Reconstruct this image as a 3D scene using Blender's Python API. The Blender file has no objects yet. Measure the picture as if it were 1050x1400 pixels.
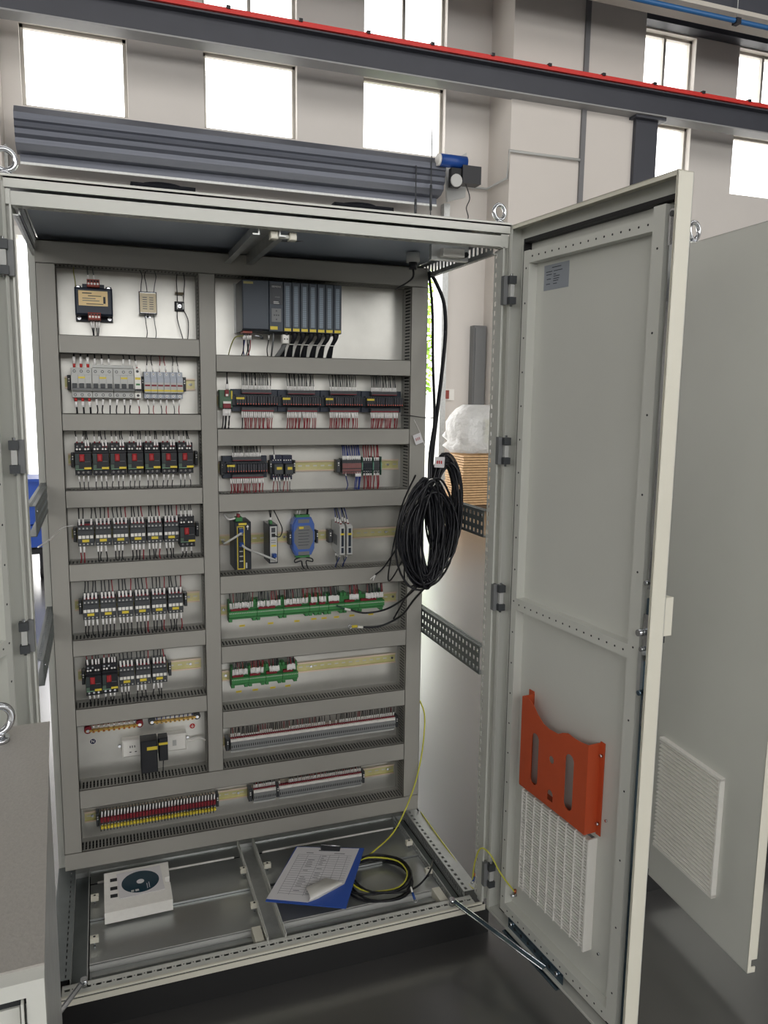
import bpy, bmesh, math, random
import numpy as np
from mathutils import Vector, Matrix
random.seed(7)
S = bpy.context.scene
COL = S.collection

# ------------------------------------------------------------------ camera
CAM = np.array([0.1729, -1.8999, 1.6192]); YAW, PITCH, ROLL, FPX = -0.3483, -0.1455, 0.0128, 1068.3
cyw, syw, cp, sp, cr, sr = math.cos(YAW), math.sin(YAW), math.cos(PITCH), math.sin(PITCH), math.cos(ROLL), math.sin(ROLL)
FW = np.array([-syw*cp, cyw*cp, sp]); R0 = np.array([cyw, syw, 0.0]); U0 = np.cross(R0, FW)
RT = cr*R0 + sr*U0; UP = -sr*R0 + cr*U0
cam_d = bpy.data.cameras.new('camera'); cam = bpy.data.objects.new('camera', cam_d); COL.objects.link(cam)
cam_d.sensor_fit = 'VERTICAL'; cam_d.sensor_height = 36.0; cam_d.lens = FPX/1400*36.0
cam_d.clip_start = 0.02; cam_d.clip_end = 200
cam.matrix_world = Matrix(((RT[0], UP[0], -FW[0], CAM[0]), (RT[1], UP[1], -FW[1], CAM[1]), (RT[2], UP[2], -FW[2], CAM[2]), (0, 0, 0, 1)))
S.camera = cam
# ------------------------------------------------------------------ light
world = bpy.data.worlds.new('sky'); S.world = world; world.use_nodes = True
bg = world.node_tree.nodes['Background']; bg.inputs[0].default_value = (1.0, 0.99, 0.975, 1); bg.inputs[1].default_value = 5.0
def area(name, loc, target, sx, sy, power, col=(1, 1, 1)):
    d = bpy.data.lights.new(name, 'AREA'); d.shape = 'RECTANGLE'; d.size = sx; d.size_y = sy; d.energy = power; d.color = col
    o = bpy.data.objects.new(name, d); COL.objects.link(o); o.location = loc
    o.rotation_euler = (Vector(target)-Vector(loc)).to_track_quat('-Z', 'Y').to_euler()
    return o
area('back_wall_fill', (3.5, 1.0, 9.3), (4, 9.0, 4.5), 20, 5, 850, (1, 0.97, 0.94))  # added fill that brightens the back wall and floor, no visible fixture
def portal(name, loc, target, sx, sy):
    o = area(name, loc, target, sx, sy, 1.0); o.data.cycles.is_portal = True; return o
portal('front_daylight_portal', (4, -9.05, 4.3), (4, 0, 4.3), 35.5, 2.8)
portal('doorway_portal', (2.3, 10.35, 1.87), (2.3, 0, 1.87), 5.8, 3.7)
portal('window_portal_lower', (5.85, 10.35, 5.88), (5.85, 0, 5.88), 17.7, 1.05)
portal('window_portal_upper', (5.85, 10.35, 7.38), (5.85, 0, 7.38), 17.7, 0.92)
S.view_settings.view_transform = 'Standard'; S.view_settings.look = 'None'; S.view_settings.exposure = -0.08; S.view_settings.gamma = 1
S.view_settings.use_curve_mapping = False

# ------------------------------------------------------------------ geometry of the picture: a point of the panel plane seen at a pixel
def P(px, py, y):
    v = RT*(px-525)/FPX - UP*(py-700)/FPX + FW
    t = (y-CAM[1])/v[1]; q = CAM + t*v
    return float(q[0]), float(q[2])
def P3(px, py, y):
    a = P(px, py, y); return (a[0], y, a[1])
def PZ(px, py, z):
    v = RT*(px-525)/FPX - UP*(py-700)/FPX + FW
    q = CAM + (z-CAM[2])/v[2]*v; return (float(q[0]), float(q[1]), z)

# ------------------------------------------------------------------ materials
def lin(c):
    c = c/255.0
    return c/12.92 if c <= 0.04045 else ((c+0.055)/1.055)**2.4
MATS = {}
def mat(name, rgb, rough=0.5, metal=0.0, noise=0.0, scale=8.0, bump=0.0, emit=0.0, alpha=1.0, rgb2=None, trans=0.0, stretch=None, spec=0.5):
    if name in MATS: return MATS[name]
    m = bpy.data.materials.new(name); m.use_nodes = True; nt = m.node_tree; b = nt.nodes['Principled BSDF']
    c = tuple(lin(v) for v in rgb)+(1,)
    b.inputs['Base Color'].default_value = c; b.inputs['Roughness'].default_value = rough; b.inputs['Metallic'].default_value = metal
    b.inputs['Specular IOR Level'].default_value = spec
    if alpha < 1: b.inputs['Alpha'].default_value = alpha
    if trans: b.inputs['Transmission Weight'].default_value = trans
    if emit: b.inputs['Emission Color'].default_value = c; b.inputs['Emission Strength'].default_value = emit
    if noise or bump:
        tc = nt.nodes.new('ShaderNodeTexCoord'); n = nt.nodes.new('ShaderNodeTexNoise'); n.inputs['Scale'].default_value = scale
        n.inputs['Detail'].default_value = 6
        src = tc.outputs['Object']
        if stretch:
            mp = nt.nodes.new('ShaderNodeMapping'); mp.inputs['Scale'].default_value = stretch
            nt.links.new(src, mp.inputs['Vector']); src = mp.outputs['Vector']
        nt.links.new(src, n.inputs['Vector'])
        if noise:
            r = nt.nodes.new('ShaderNodeValToRGB'); r.color_ramp.elements[0].position = 0.3; r.color_ramp.elements[1].position = 0.7
            c2 = tuple(lin(v) for v in rgb2)+(1,) if rgb2 else None
            r.color_ramp.elements[0].color = c2 if c2 else tuple(v*(1-noise) for v in c[:3])+(1,)
            r.color_ramp.elements[1].color = c if c2 else tuple(min(1, v*(1+noise)) for v in c[:3])+(1,)
            nt.links.new(n.outputs['Fac'], r.inputs['Fac']); nt.links.new(r.outputs['Color'], b.inputs['Base Color'])
        if bump:
            bp = nt.nodes.new('ShaderNodeBump'); bp.inputs['Strength'].default_value = bump; bp.inputs['Distance'].default_value = 0.002 if bump < 0.9 else 0.05
            nt.links.new(n.outputs['Fac'], bp.inputs['Height']); nt.links.new(bp.outputs['Normal'], b.inputs['Normal'])
    MATS[name] = m
    return m
M_cab = mat('light_grey_powder_coat', (206, 207, 200), 0.42, noise=0.03, scale=3)
M_cab2 = mat('cream_grey_edge_paint', (222, 219, 204), 0.45, noise=0.02, scale=5)
M_duct = mat('duct_grey_plastic', (158, 156, 149), 0.55, noise=0.03, scale=4)
M_ductd = mat('duct_grey_slotted', (150, 149, 143), 0.6)
M_plate = mat('galvanised_mounting_plate', (212, 211, 205), 0.38, 0.88, noise=0.05, scale=14, bump=0.05)
M_zinc = mat('zinc_floor_sheet', (176, 179, 178), 0.3, 0.75, noise=0.08, scale=2.5, stretch=(1, 3, 1))
M_galv = mat('galvanised_steel', (188, 190, 188), 0.38, 0.6, noise=0.1, scale=30)
M_perf = mat('dark_zinc_rail', (112, 118, 118), 0.45, 0.5, noise=0.08, scale=20)
M_steel = mat('bright_steel', (205, 208, 212), 0.18, 1.0)
M_bsteel = mat('blued_steel', (110, 130, 145), 0.25, 0.9)
M_rail = mat('yellow_passivated_rail', (226, 216, 168), 0.35, 0.45, noise=0.25, scale=9, rgb2=(186, 184, 122))
M_raile = mat('bright_rail_edge', (225, 205, 185), 0.3, 0.4)
M_black = mat('black_plastic', (24, 26, 32), 0.45)
M_plinth = mat('black_plinth_paint', (16, 16, 17), 0.4)
M_rubber = mat('black_rubber', (18, 18, 20), 0.55)
M_cable = mat('black_cable_sheath', (18, 19, 26), 0.38)
M_navy = mat('dark_blue_plastic', (32, 42, 58), 0.45)
M_plc = mat('anthracite_plastic', (62, 70, 80), 0.5)
M_plcd = mat('dark_anthracite', (34, 40, 48), 0.4)
M_plcs = mat('grey_blue_strip', (128, 142, 154), 0.5)
M_dgrey = mat('dark_grey_plastic', (66, 69, 72), 0.5)
M_mgrey = mat('mid_grey_plastic', (118, 120, 121), 0.5)
M_lgrey = mat('light_grey_plastic', (192, 193, 190), 0.5)
M_bgrey = mat('blue_grey_plastic', (178, 184, 194), 0.5)
M_white = mat('white_plastic', (240, 238, 232), 0.45)
M_sleeve = mat('white_wire_marker', (246, 244, 242), 0.5)
M_cream = mat('cream_label', (236, 222, 190), 0.5)
M_gold = mat('tan_foil_label', (240, 212, 156), 0.45)
M_yel = mat('yellow_label', (222, 200, 66), 0.5)
M_red = mat('red_plastic', (196, 44, 42), 0.4)
M_dred = mat('dark_red_ferrule', (128, 26, 40), 0.45)
M_rwire = mat('red_wire', (146, 28, 42), 0.4)
M_bwire = mat('blue_wire', (32, 54, 130), 0.4)
M_gwire = mat('grey_wire', (90, 96, 96), 0.45)
M_brick = mat('brown_red_terminal', (150, 66, 54), 0.5)
M_pink = mat('dusty_red_terminal', (142, 96, 94), 0.55)
M_green = mat('green_terminal_plastic', (62, 132, 74), 0.45)
M_pcb = mat('green_circuit_board', (84, 118, 92), 0.5)
M_dgreen = mat('dark_green_print', (44, 82, 66), 0.5)
M_blue = mat('blue_plastic', (70, 104, 178), 0.42)
M_blued = mat('deep_blue_plastic', (30, 74, 150), 0.4)
M_orange = mat('orange_red_paint', (196, 82, 44), 0.5, noise=0.03, scale=20)
M_yg = mat('yellow_green_earth_wire', (206, 204, 70), 0.4)
M_yg2 = mat('olive_earth_wire', (138, 140, 60), 0.4)
M_brass = mat('brass', (196, 160, 84), 0.3, 0.9)
M_copper = mat('copper', (190, 110, 70), 0.35, 0.8)
M_floor = mat('dark_epoxy_floor', (54, 53, 52), 0.36, noise=0.12, scale=1.2, bump=0.03, spec=1.0)
_fb = M_floor.node_tree.nodes['Principled BSDF']; _fb.inputs['Coat Weight'].default_value = 1.0; _fb.inputs['Coat Roughness'].default_value = 0.22; _fb.inputs['Coat IOR'].default_value = 2.1
M_wall = mat('warm_white_plaster', (224, 219, 213), 0.85, noise=0.02, scale=1.0)
M_wall2 = mat('grey_white_panel', (219, 213, 206), 0.85, noise=0.02, scale=1.0)
M_beam = mat('dark_slate_beam_paint', (64, 66, 74), 0.5, noise=0.05, scale=2)
M_redrail = mat('red_conductor_rail', (214, 52, 46), 0.45)
M_bluepipe = mat('blue_pipe', (40, 96, 150), 0.4)
M_shutter = mat('grey_shutter_steel', (104, 108, 118), 0.4, 0.4, noise=0.08, scale=3, stretch=(0.3, 1, 12))
M_frame = mat('window_aluminium', (188, 184, 176), 0.5, 0.3)
M_paper = mat('white_paper', (222, 220, 222), 0.7)
M_ink = mat('grey_print', (110, 110, 116), 0.7)
M_inkd = mat('dark_print', (62, 64, 72), 0.7)
M_lab = mat('blue_grey_foil_label', (160, 166, 174), 0.4, 0.2)
M_foam = mat('white_foam', (240, 238, 232), 0.9, noise=0.03, scale=60, bump=0.2)
M_disc = mat('dark_blue_disc', (30, 58, 72), 0.25)
M_clip = mat('blue_clipboard_plastic', (48, 86, 176), 0.4)
M_wood = mat('tan_board', (214, 176, 130), 0.7, noise=0.12, scale=20)
M_film = mat('clear_wrapping_film', (240, 240, 238), 0.3, alpha=0.6, bump=1.0, scale=9)
M_leaf = mat('green_leaves', (150, 190, 70), 0.7, noise=0.3, scale=3)
M_bark = mat('brown_bark', (96, 78, 60), 0.8)
M_crate = mat('blue_crate_plastic', (52, 92, 190), 0.45)
M_hammer = mat('hammered_grey_paint', (172, 168, 162), 0.4, 0.3, noise=0.05, scale=220, bump=0.35)
M_glass = mat('window_glass', (255, 255, 255), 0.02, alpha=0.12)
M_fan = mat('matt_black_fan_plastic', (20, 22, 28), 0.8, spec=0.15)
M_darkshade = mat('dark_shade_and_parts', (38, 40, 42), 0.7)  # near-black painted in as shade of holes and gaps, also a gearbox block

# ------------------------------------------------------------------ mesh builder
class MB:
    def __init__(s): s.v = []; s.f = []; s.m = []; s.mats = []; s.sm = []
    def mi(s, m):
        if m not in s.mats: s.mats.append(m)
        return s.mats.index(m)
    def face(s, idx, m, smooth=False): s.f.append(idx); s.m.append(s.mi(m)); s.sm.append(smooth)
    def box(s, x0, x1, y0, y1, z0, z1, m, c=0.0):
        x0, x1 = min(x0, x1), max(x0, x1); y0, y1 = min(y0, y1), max(y0, y1); z0, z1 = min(z0, z1), max(z0, z1)
        n = len(s.v)
        if c <= 0:
            s.v += [(x, y, z) for x in (x0, x1) for y in (y0, y1) for z in (z0, z1)]
            for q in ((0, 1, 3, 2), (4, 6, 7, 5), (0, 4, 5, 1), (2, 3, 7, 6), (0, 2, 6, 4), (1, 5, 7, 3)): s.face([n+i for i in q], m)
        else:  # chamfered towards the front (-y) side: front face inset
            s.v += [(x0, y1, z0), (x1, y1, z0), (x1, y1, z1), (x0, y1, z1), (x0, y0+c, z0), (x1, y0+c, z0), (x1, y0+c, z1), (x0, y0+c, z1),
                    (x0+c, y0, z0+c), (x1-c, y0, z0+c), (x1-c, y0, z1-c), (x0+c, y0, z1-c)]
            for q in ((3, 2, 1, 0), (0, 1, 5, 4), (1, 2, 6, 5), (2, 3, 7, 6), (3, 0, 4, 7), (4, 5, 9, 8), (5, 6, 10, 9), (6, 7, 11, 10), (7, 4, 8, 11), (8, 9, 10, 11)):
                s.face([n+i for i in q], m)
        return s
    def hull(s, A, B, m):  # two matching polygons (lists of points) joined
        n = len(s.v); k = len(A); s.v += list(A)+list(B)
        s.face([n+i for i in range(k)][::-1], m); s.face([n+k+i for i in range(k)], m)
        for i in range(k): s.face([n+i, n+(i+1) % k, n+k+(i+1) % k, n+k+i], m)
        return s
    def prism(s, poly, y0, y1, m, axis='y'):
        f = {'y': lambda a, b, c: (a, c, b), 'x': lambda a, b, c: (c, a, b), 'z': lambda a, b, c: (a, b, c)}[axis]
        return s.hull([f(a, b, y0) for a, b in poly], [f(a, b, y1) for a, b in poly], m)
    def tube(s, path, r, m, n=6, closed=False, cap=True):
        pts = [Vector(p) for p in path]; k = len(pts); base = len(s.v)
        rr = r if isinstance(r, (list, tuple)) else [r]*k
        up = None
        for i, p in enumerate(pts):
            if closed: t = (pts[(i+1) % k]-pts[i-1])
            else: t = pts[min(i+1, k-1)]-pts[max(i-1, 0)]
            t = t.normalized() if t.length > 1e-9 else Vector((0, 0, 1))
            if up is None: up = Vector((0, 1, 0)) if abs(t.y) < 0.9 else Vector((1, 0, 0))
            a = (up-t*up.dot(t)); a = a.normalized() if a.length > 1e-6 else t.orthogonal().normalized(); b = t.cross(a); up = a
            for j in range(n):
                w = 2*math.pi*j/n; q = p+(a*math.cos(w)+b*math.sin(w))*rr[i]; s.v.append(tuple(q))
        for i in range(k if closed else k-1):
            i2 = (i+1) % k
            for j in range(n): s.face([base+i*n+j, base+i*n+(j+1) % n, base+i2*n+(j+1) % n, base+i2*n+j], m, True)
        if cap and not closed:
            s.face([base+j for j in range(n)][::-1], m); s.face([base+(k-1)*n+j for j in range(n)], m)
        return s
    def cyl(s, p0, p1, r, m, n=12): return s.tube([p0, p1], r, m, n)
    def ring(s, c, R, r, m, axis='y', n=20, k=8):
        pts = []
        for i in range(n):
            w = 2*math.pi*i/n; a, b = R*math.cos(w), R*math.sin(w)
            pts.append({'y': (c[0]+a, c[1], c[2]+b), 'x': (c[0], c[1]+a, c[2]+b), 'z': (c[0]+a, c[1]+b, c[2])}[axis])
        return s.tube(pts, r, m, k, closed=True)
    def mesh(s, name):
        me = bpy.data.meshes.new(name); me.from_pydata(s.v, [], s.f)
        for m in s.mats: me.materials.append(m)
        me.polygons.foreach_set('material_index', s.m); me.polygons.foreach_set('use_smooth', s.sm)
        bm = bmesh.new(); bm.from_mesh(me); bmesh.ops.recalc_face_normals(bm, faces=bm.faces); bm.to_mesh(me); bm.free()
        me.update(); return me

def obj(name, mb, parent=None, loc=None, rot=None, label=None, kind=None):
    me = mb.mesh(name) if isinstance(mb, MB) else mb
    o = bpy.data.objects.new(name, me); COL.objects.link(o)
    if parent: o.parent = parent
    if loc: o.location = loc
    if rot: o.rotation_euler = rot
    if label: o['label'] = label
    if kind: o['kind'] = kind
    return o
def tag(o, label, cat, group=None, kind=None):
    o['label'] = label; o['category'] = cat
    if group: o['group'] = group
    if kind: o['kind'] = kind
    return o
def thing(name, label, cat, loc=(0, 0, 0), rot=(0, 0, 0), group=None):
    o = bpy.data.objects.new(name, None); COL.objects.link(o); o.empty_display_size = 0.02
    o.location = loc; o.rotation_euler = rot
    return tag(o, label, cat, group)
def struct(name, mb, parent=None):
    o = obj(name, mb, parent)
    if not parent: o['kind'] = 'structure'
    return o
def dup(root, loc, label=None, group=None, rot=None):
    r = root.copy(); COL.objects.link(r); r.location = loc
    if rot: r.rotation_euler = rot
    if label: r['label'] = label
    if group: r['group'] = group
    for ch in list(root.children):
        c = ch.copy(); COL.objects.link(c); c.parent = r
        for g in ch.children:
            d = g.copy(); COL.objects.link(d); d.parent = c
    return r
def nth(i): return ORD[i] if i < 12 else '%d%s' % (i+1, {1: 'st', 2: 'nd', 3: 'rd'}.get((i+1) % 10, 'th') if (i+1)//10 != 1 else 'th')
ORD = ['first', 'second', 'third', 'fourth', 'fifth', 'sixth', 'seventh', 'eighth', 'ninth', 'tenth', 'eleventh', 'twelfth']
def text_mesh(txt, size, m, depth=0.0003):
    cu = bpy.data.curves.new('writing', 'FONT'); cu.body = txt; cu.size = size; cu.extrude = depth; cu.align_x = 'CENTER'; cu.align_y = 'CENTER'
    o = bpy.data.objects.new('writing', cu); COL.objects.link(o)
    me = bpy.data.meshes.new_from_object(o); bpy.data.objects.remove(o); me.materials.clear(); me.materials.append(m); return me
def curve_plate(outer, holes, thick, m):   # flat plate with holes in local XY, extruded in z
    cu = bpy.data.curves.new('plate', 'CURVE'); cu.dimensions = '2D'; cu.fill_mode = 'BOTH'; cu.extrude = thick/2
    for poly in [outer]+holes:
        sp_ = cu.splines.new('POLY'); sp_.points.add(len(poly)-1)
        for i, (a, b) in enumerate(poly): sp_.points[i].co = (a, b, 0, 1)
        sp_.use_cyclic_u = True
    o = bpy.data.objects.new('plate', cu); COL.objects.link(o)
    me = bpy.data.meshes.new_from_object(o); bpy.data.objects.remove(o); me.materials.clear(); me.materials.append(m); return me
def circ(cx, cz, r, n=16, a0=0, a1=2*math.pi): return [(cx+r*math.cos(a0+(a1-a0)*i/n), cz+r*math.sin(a0+(a1-a0)*i/n)) for i in range(n)]
def smooth(pts, k=6, closed=False):
    p = [Vector(q) for q in pts]; n = len(p); out = []
    for i in range(n if closed else n-1):
        a, b, c, d = (p[(i-1) % n], p[i], p[(i+1) % n], p[(i+2) % n]) if closed else (p[max(i-1, 0)], p[i], p[i+1], p[min(i+2, n-1)])
        for j in range(k):
            t = j/k
            out.append(0.5*((2*b)+(c-a)*t+(2*a-5*b+4*c-d)*t*t+(3*b-a-3*c+d)*t**3))
    if not closed: out.append(p[-1])
    return [tuple(q) for q in out]
def perf(mb, o, ex, ez, ey, L, H, thick, cols, rows, hw, hh, m):
    """perforated strip: origin o, length along ex, height along ez, thickness along ey; rows = hole-centre heights"""
    o, ex, ey, ez = Vector(o), Vector(ex), Vector(ey), Vector(ez)
    def bx(a0, a1, b0, b1):
        if a1-a0 < 1e-5 or b1-b0 < 1e-5: return
        A = [o+ex*a+ez*b for a, b in ((a0, b0), (a1, b0), (a1, b1), (a0, b1))]
        mb.hull([tuple(q) for q in A], [tuple(q+ey*thick) for q in A], m)
    z = 0
    for r in rows:
        bx(0, L, z, r-hh/2)
        p = L/cols; prev = 0
        for i in range(cols):
            c = (i+0.5)*p; bx(prev, c-hw/2, r-hh/2, r+hh/2); prev = c+hw/2
        bx(prev, L, r-hh/2, r+hh/2); z = r+hh/2
    bx(0, L, z, H)
    return mb

FZ = 0.03                # floor level
YP = 0.556               # mounting plate face
YD = 0.476               # duct cover face
W = 1.2
# ================================================================== the hall
struct('floor', MB().box(-14, 22, -9, 10.6, FZ-0.1, FZ, M_floor))
M_out = mat('pale_concrete_yard', (200, 198, 192), 0.8, noise=0.05, scale=0.6)
struct('ground', MB().box(-14, 22, 10.61, 26, FZ-0.12, FZ-0.02, M_out))
# back wall with holes: built from piers and bands around the openings
YW = 10.0; WT = 0.3
wins = []
for k, (x0, x1) in enumerate([(-3.0, -1.63), (-0.63, 0.70), (1.72, 3.06), (4.08, 5.43), (9.0, 10.15), (11.1, 12.4), (13.4, 14.7)]):
    wins.append((x0, x1))
wb = MB()
OPX0, OPX1, OPZ = -0.80, 5.45, 3.72
def band(z0, z1, holes):
    x = -14.0
    for a, b in holes:
        wb.box(x, a, YW, YW+WT, z0, z1, M_wall); x = b
    wb.box(x, 22, YW, YW+WT, z0, z1, M_wall)
band(FZ, OPZ, [(OPX0, OPX1)]); band(OPZ, 5.36, []); band(5.36, 6.40, wins); band(6.40, 6.93, []); band(6.93, 7.84, wins); band(7.84, 9.6, [])
struct('wall_back', wb)
struct('wall_left', MB().box(-14.3, -14, -9, 10.3, FZ, 9.6, M_wall))
struct('wall_front', MB().box(-14, 22, -9.3, -9, FZ, 2.9, M_wall).box(-14, 22, -9.3, -9, 5.7, 9.6, M_wall))
struct('ceiling', MB().box(-14.3, 22.3, -9.3, 10.3, 9.6, 9.8, mat('grey_roof_deck', (150, 150, 150), 0.8)))
struct('wall_right', MB().box(22, 22.3, -9, 10.3, FZ, 9.6, M_wall))
n = 0
for zi, (z0, z1) in enumerate([(5.36, 6.40), (6.93, 7.84)]):
    for (x0, x1) in wins:
        n += 1
        mb = MB(); t = 0.045
        for a in ((x0, x0+t, z0, z1), (x1-t, x1, z0, z1), (x0, x1, z0, z0+t), (x0, x1, z1-t, z1)): mb.box(a[0], a[1], YW+0.12, YW+0.19, a[2], a[3], M_frame)
        o = struct('window_%d' % n, mb)
        if zi: obj('mullion', MB().box((x0+x1)/2-0.025, (x0+x1)/2+0.025, YW+0.11, YW+0.18, z0, z1, M_frame), o)
        obj('pane', MB().box(x0+t, x1-t, YW+0.15, YW+0.156, z0+t, z1-t, M_glass), o)
# projecting wall block on the right of the shutter
blk = MB().box(6.2, 8.55, 9.3, YW, FZ, 9.6, M_wall2)
for (a, b, c, d) in ((6.2, 7.42, FZ, 5.33), (6.2, 7.42, 5.35, 9.6), (7.50, 8.55, FZ, 9.6)): blk.box(a, b, 9.28, 9.3, c, d, M_wall2)
struct('trim_1', blk)
struct('trim_2', MB().box(7.42, 7.50, 9.24, 9.30, FZ, 9.6, mat('grey_downpipe', (118, 118, 120), 0.5)))
# left pilaster beside the shutter
struct('trim_3', MB().box(-1.25, -0.86, 9.45, YW, FZ, 9.6, M_wall2))
# door jamb trims of the opening
struct('door_1', MB().box(OPX1-0.015, OPX1+0.05, 9.97, 10.33, FZ, OPZ+0.1, M_white).box(OPX0-0.05, OPX0+0.015, 9.97, 10.33, FZ, OPZ+0.1, M_white).box(OPX0+0.015, OPX1-0.015, 9.97, 10.33, OPZ-0.015, OPZ+0.1, M_white))
# crane beam in front of the wall and its red rail
g = thing('crane_beam', 'long dark slate crane runway beam with red rail across the windows', 'beam', (4, 9.2, 6.1))
mb = MB().box(-16, 18, -0.03, 0.0, 0.02, 0.36, M_beam).box(-16, 18, -0.15, 0.12, 0.0, 0.02, mat('beam_flange_grey', (150, 150, 150), 0.5)).box(-16, 18, -0.15, 0.12, 0.355, 0.375, M_beam)
obj('girder', mb, g)
obj('conductor_rail', MB().box(-16, 18, -0.18, -0.12, 0.385, 0.445, M_redrail), g, label='red conductor rail')
for i in range(14): obj('rail_clip', MB().box(-4+i*0.95, -3.95+i*0.95, -0.2, -0.1, 0.43, 0.47, M_black), g)
g = thing('beam_bracket', 'dark slate column bracket under the crane beam beside wall block', 'bracket', (8.62, 9.3, 5.2))
obj('column', MB().box(-0.22, 0.2, -0.1, 0.25, -1.6, 0.9, M_beam), g); obj('cap_plate', MB().box(-0.3, 0.28, -0.2, 0.3, 0.86, 0.9, M_beam), g)
# second beam, blue pipe near the roof
g = thing('roof_beam', 'dark roof beam with pale lower flange at top right', 'beam', (10, 8, 7.2))
obj('web', MB().box(-9, 10, 0, 0.3, 0.06, 1.6, M_beam), g); obj('flange', MB().box(-9, 10, -0.08, 0.38, 0.0, 0.06, mat('pale_flange', (196, 190, 180), 0.5)), g)
tag(obj('blue_pipe', MB().tube([(1, 7.93, 7.10), (19, 7.93, 7.10)], 0.035, M_bluepipe, 10)), 'blue pipe running under the roof beam at top right', 'pipe')
tag(obj('pipe_hanger', MB().cyl((9.1, 7.93, 7.1), (9.1, 7.93, 8.0), 0.008, M_galv, 6).box(9.06, 9.14, 7.88, 7.98, 7.05, 7.13, M_black)), 'black clamp on thin rods holding the blue pipe', 'hanger')
struct('trim_4', MB().box(8.6, 22, 9.75, 9.99, 7.86, 8.5, M_beam))
# roller shutter drum
g = thing('roller_shutter', 'rolled-up grey steel roller shutter above the wide doorway', 'roller shutter', (2.2, 9.45, 4.84))
mb = MB()
prof = [(0.0, 0.30), (-0.16, 0.28), (-0.26, 0.18), (-0.27, 0.10), (-0.24, 0.08), (-0.26, 0.02), (-0.23, 0.0), (-0.24, -0.06), (-0.2, -0.1), (-0.2, -0.16), (-0.1, -0.22), (0.05, -0.24), (0.2, -0.1), (0.2, 0.2)]
mb.hull([(-2.88, a, b) for a, b in prof], [(2.9, a, b) for a, b in prof], M_shutter)
obj('drum', mb, g)
obj('bottom_rail', MB().box(-2.85, 2.88, 0.02, 0.08, -0.34, -0.22, M_shutter).box(-2.85, 2.88, 0.0, 0.02, -0.36, -0.33, M_galv), g)
obj('guide_rail', MB().box(-3.12, -3.02, 0.35, 0.5, -4.8, -0.05, M_galv), g); obj('guide_rail', MB().box(3.17, 3.27, 0.38, 0.5, -4.8, -0.2, M_galv), g)
obj('end_bracket', MB().prism([(3.05, 0.28), (3.4, 0.5), (3.4, -0.15), (3.1, -0.25)], 0.1, 0.16, M_lgrey), g)
m_ = thing('shutter_motor', 'blue shutter motor with chain gear at the drum end', 'motor', (5.1, 9.15, 4.98))
obj('motor_housing', MB().cyl((-0.12, 0, 0.08), (0.3, 0, 0.08), 0.09, M_blued, 14).cyl((-0.16, 0, 0.08), (-0.12, 0, 0.08), 0.085, M_white, 14), m_)
obj('gearbox', MB().box(0.22, 0.52, -0.08, 0.12, -0.22, 0.03, M_black).box(0.05, 0.2, -0.05, 0.05, -0.28, -0.02, M_darkshade), m_)
obj('chain_wheel', MB().cyl((0.12, -0.09, -0.2), (0.12, -0.06, -0.2), 0.09, M_lgrey, 14), m_)
obj('wire', MB().tube(smooth([(0.3, 0, -0.2), (0.38, 0, -0.4), (0.33, 0, -0.55), (0.36, 0, -0.7), (0.2, 0, -0.78)]), 0.008, M_black, 5), m_)
for k, (x, a, b) in enumerate([(4.86-5.1, 5.5-4.98, 3.9-4.98), (4.62-5.1, 4.95-4.98, 3.9-4.98)]):
    obj('pull_chain', MB().cyl((x, 0.02, a), (x, 0.02, b), 0.008, M_dgrey, 6).cyl((x, 0.02, -0.63-k*0.12), (x, 0.02, -0.28-k*0.22), 0.02, M_dgrey, 8), m_)
tag(obj('cable_conduit', MB().tube([(5.55, 9.93, 4.95), (6.15, 9.93, 4.95), (6.15, 9.25, 4.95), (6.15, 9.22, 5.34), (7.4, 9.22, 5.34)], 0.02, M_lgrey, 8)), 'thin grey conduit running from shutter motor round the wall block', 'conduit')
# switch box, grey wall box
g = thing('wall_switch', 'small brown and white switch on wall right of doorway', 'switch', (5.56, 9.98, 1.68))
obj('plate', MB().box(-0.06, 0.12, -0.03, 0.015, -0.09, 0.09, M_white), g); obj('rocker', MB().box(-0.05, 0.02, -0.045, -0.03, -0.07, 0.07, M_brick), g)
g = thing('distribution_box', 'tall grey wall cabinet at the edge of wall block', 'wall box', (6.06, 9.85, 1.9))
obj('body', MB().box(-0.1, 0.13, 0, 0.15, -0.95, 0.9, M_mgrey, 0.01), g); obj('door', MB().box(-0.08, 0.11, -0.02, 0, -0.9, 0.86, M_mgrey), g)
# wrapped stack of boards
STX, STY = 5.35, 8.4
g = thing('board_stack', 'tall stack of tan boards wrapped in clear film behind cabinet', 'stack', (STX, STY, FZ))
for i in range(20):
    j = random.uniform(-0.012, 0.012)
    mb = MB().box(-0.36+j, 0.36+j, -0.3, 0.3, 0.08+i*0.036, 0.08+i*0.036+0.026, M_wood)
    obj('board', mb, g)
obj('pallet', MB().box(-0.4, 0.4, -0.33, 0.33, 0, 0.07, M_bark), g)
mb = MB()
def blob(mb, cx, cy, rings, m, n=34, jit=0.028):
    base = len(mb.v)
    for z, r, sq in rings:
        for j in range(n):
            w = 2*math.pi*j/n; k = r*(1+random.uniform(-jit, jit)*3); cx_, sx_ = math.cos(w), math.sin(w)
            e = 1/max(abs(cx_), abs(sx_)); f = (1-sq)+sq*e
            mb.v.append((cx+k*f*cx_, cy+k*f*sx_*0.8, z))
    for i in range(len(rings)-1):
        for j in range(n): mb.face([base+i*n+j, base+i*n+(j+1) % n, base+(i+1)*n+(j+1) % n, base+(i+1)*n+j], m, True)
    mb.face([base+j for j in range(n)][::-1], m); mb.face([base+(len(rings)-1)*n+j for j in range(n)], m)
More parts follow.
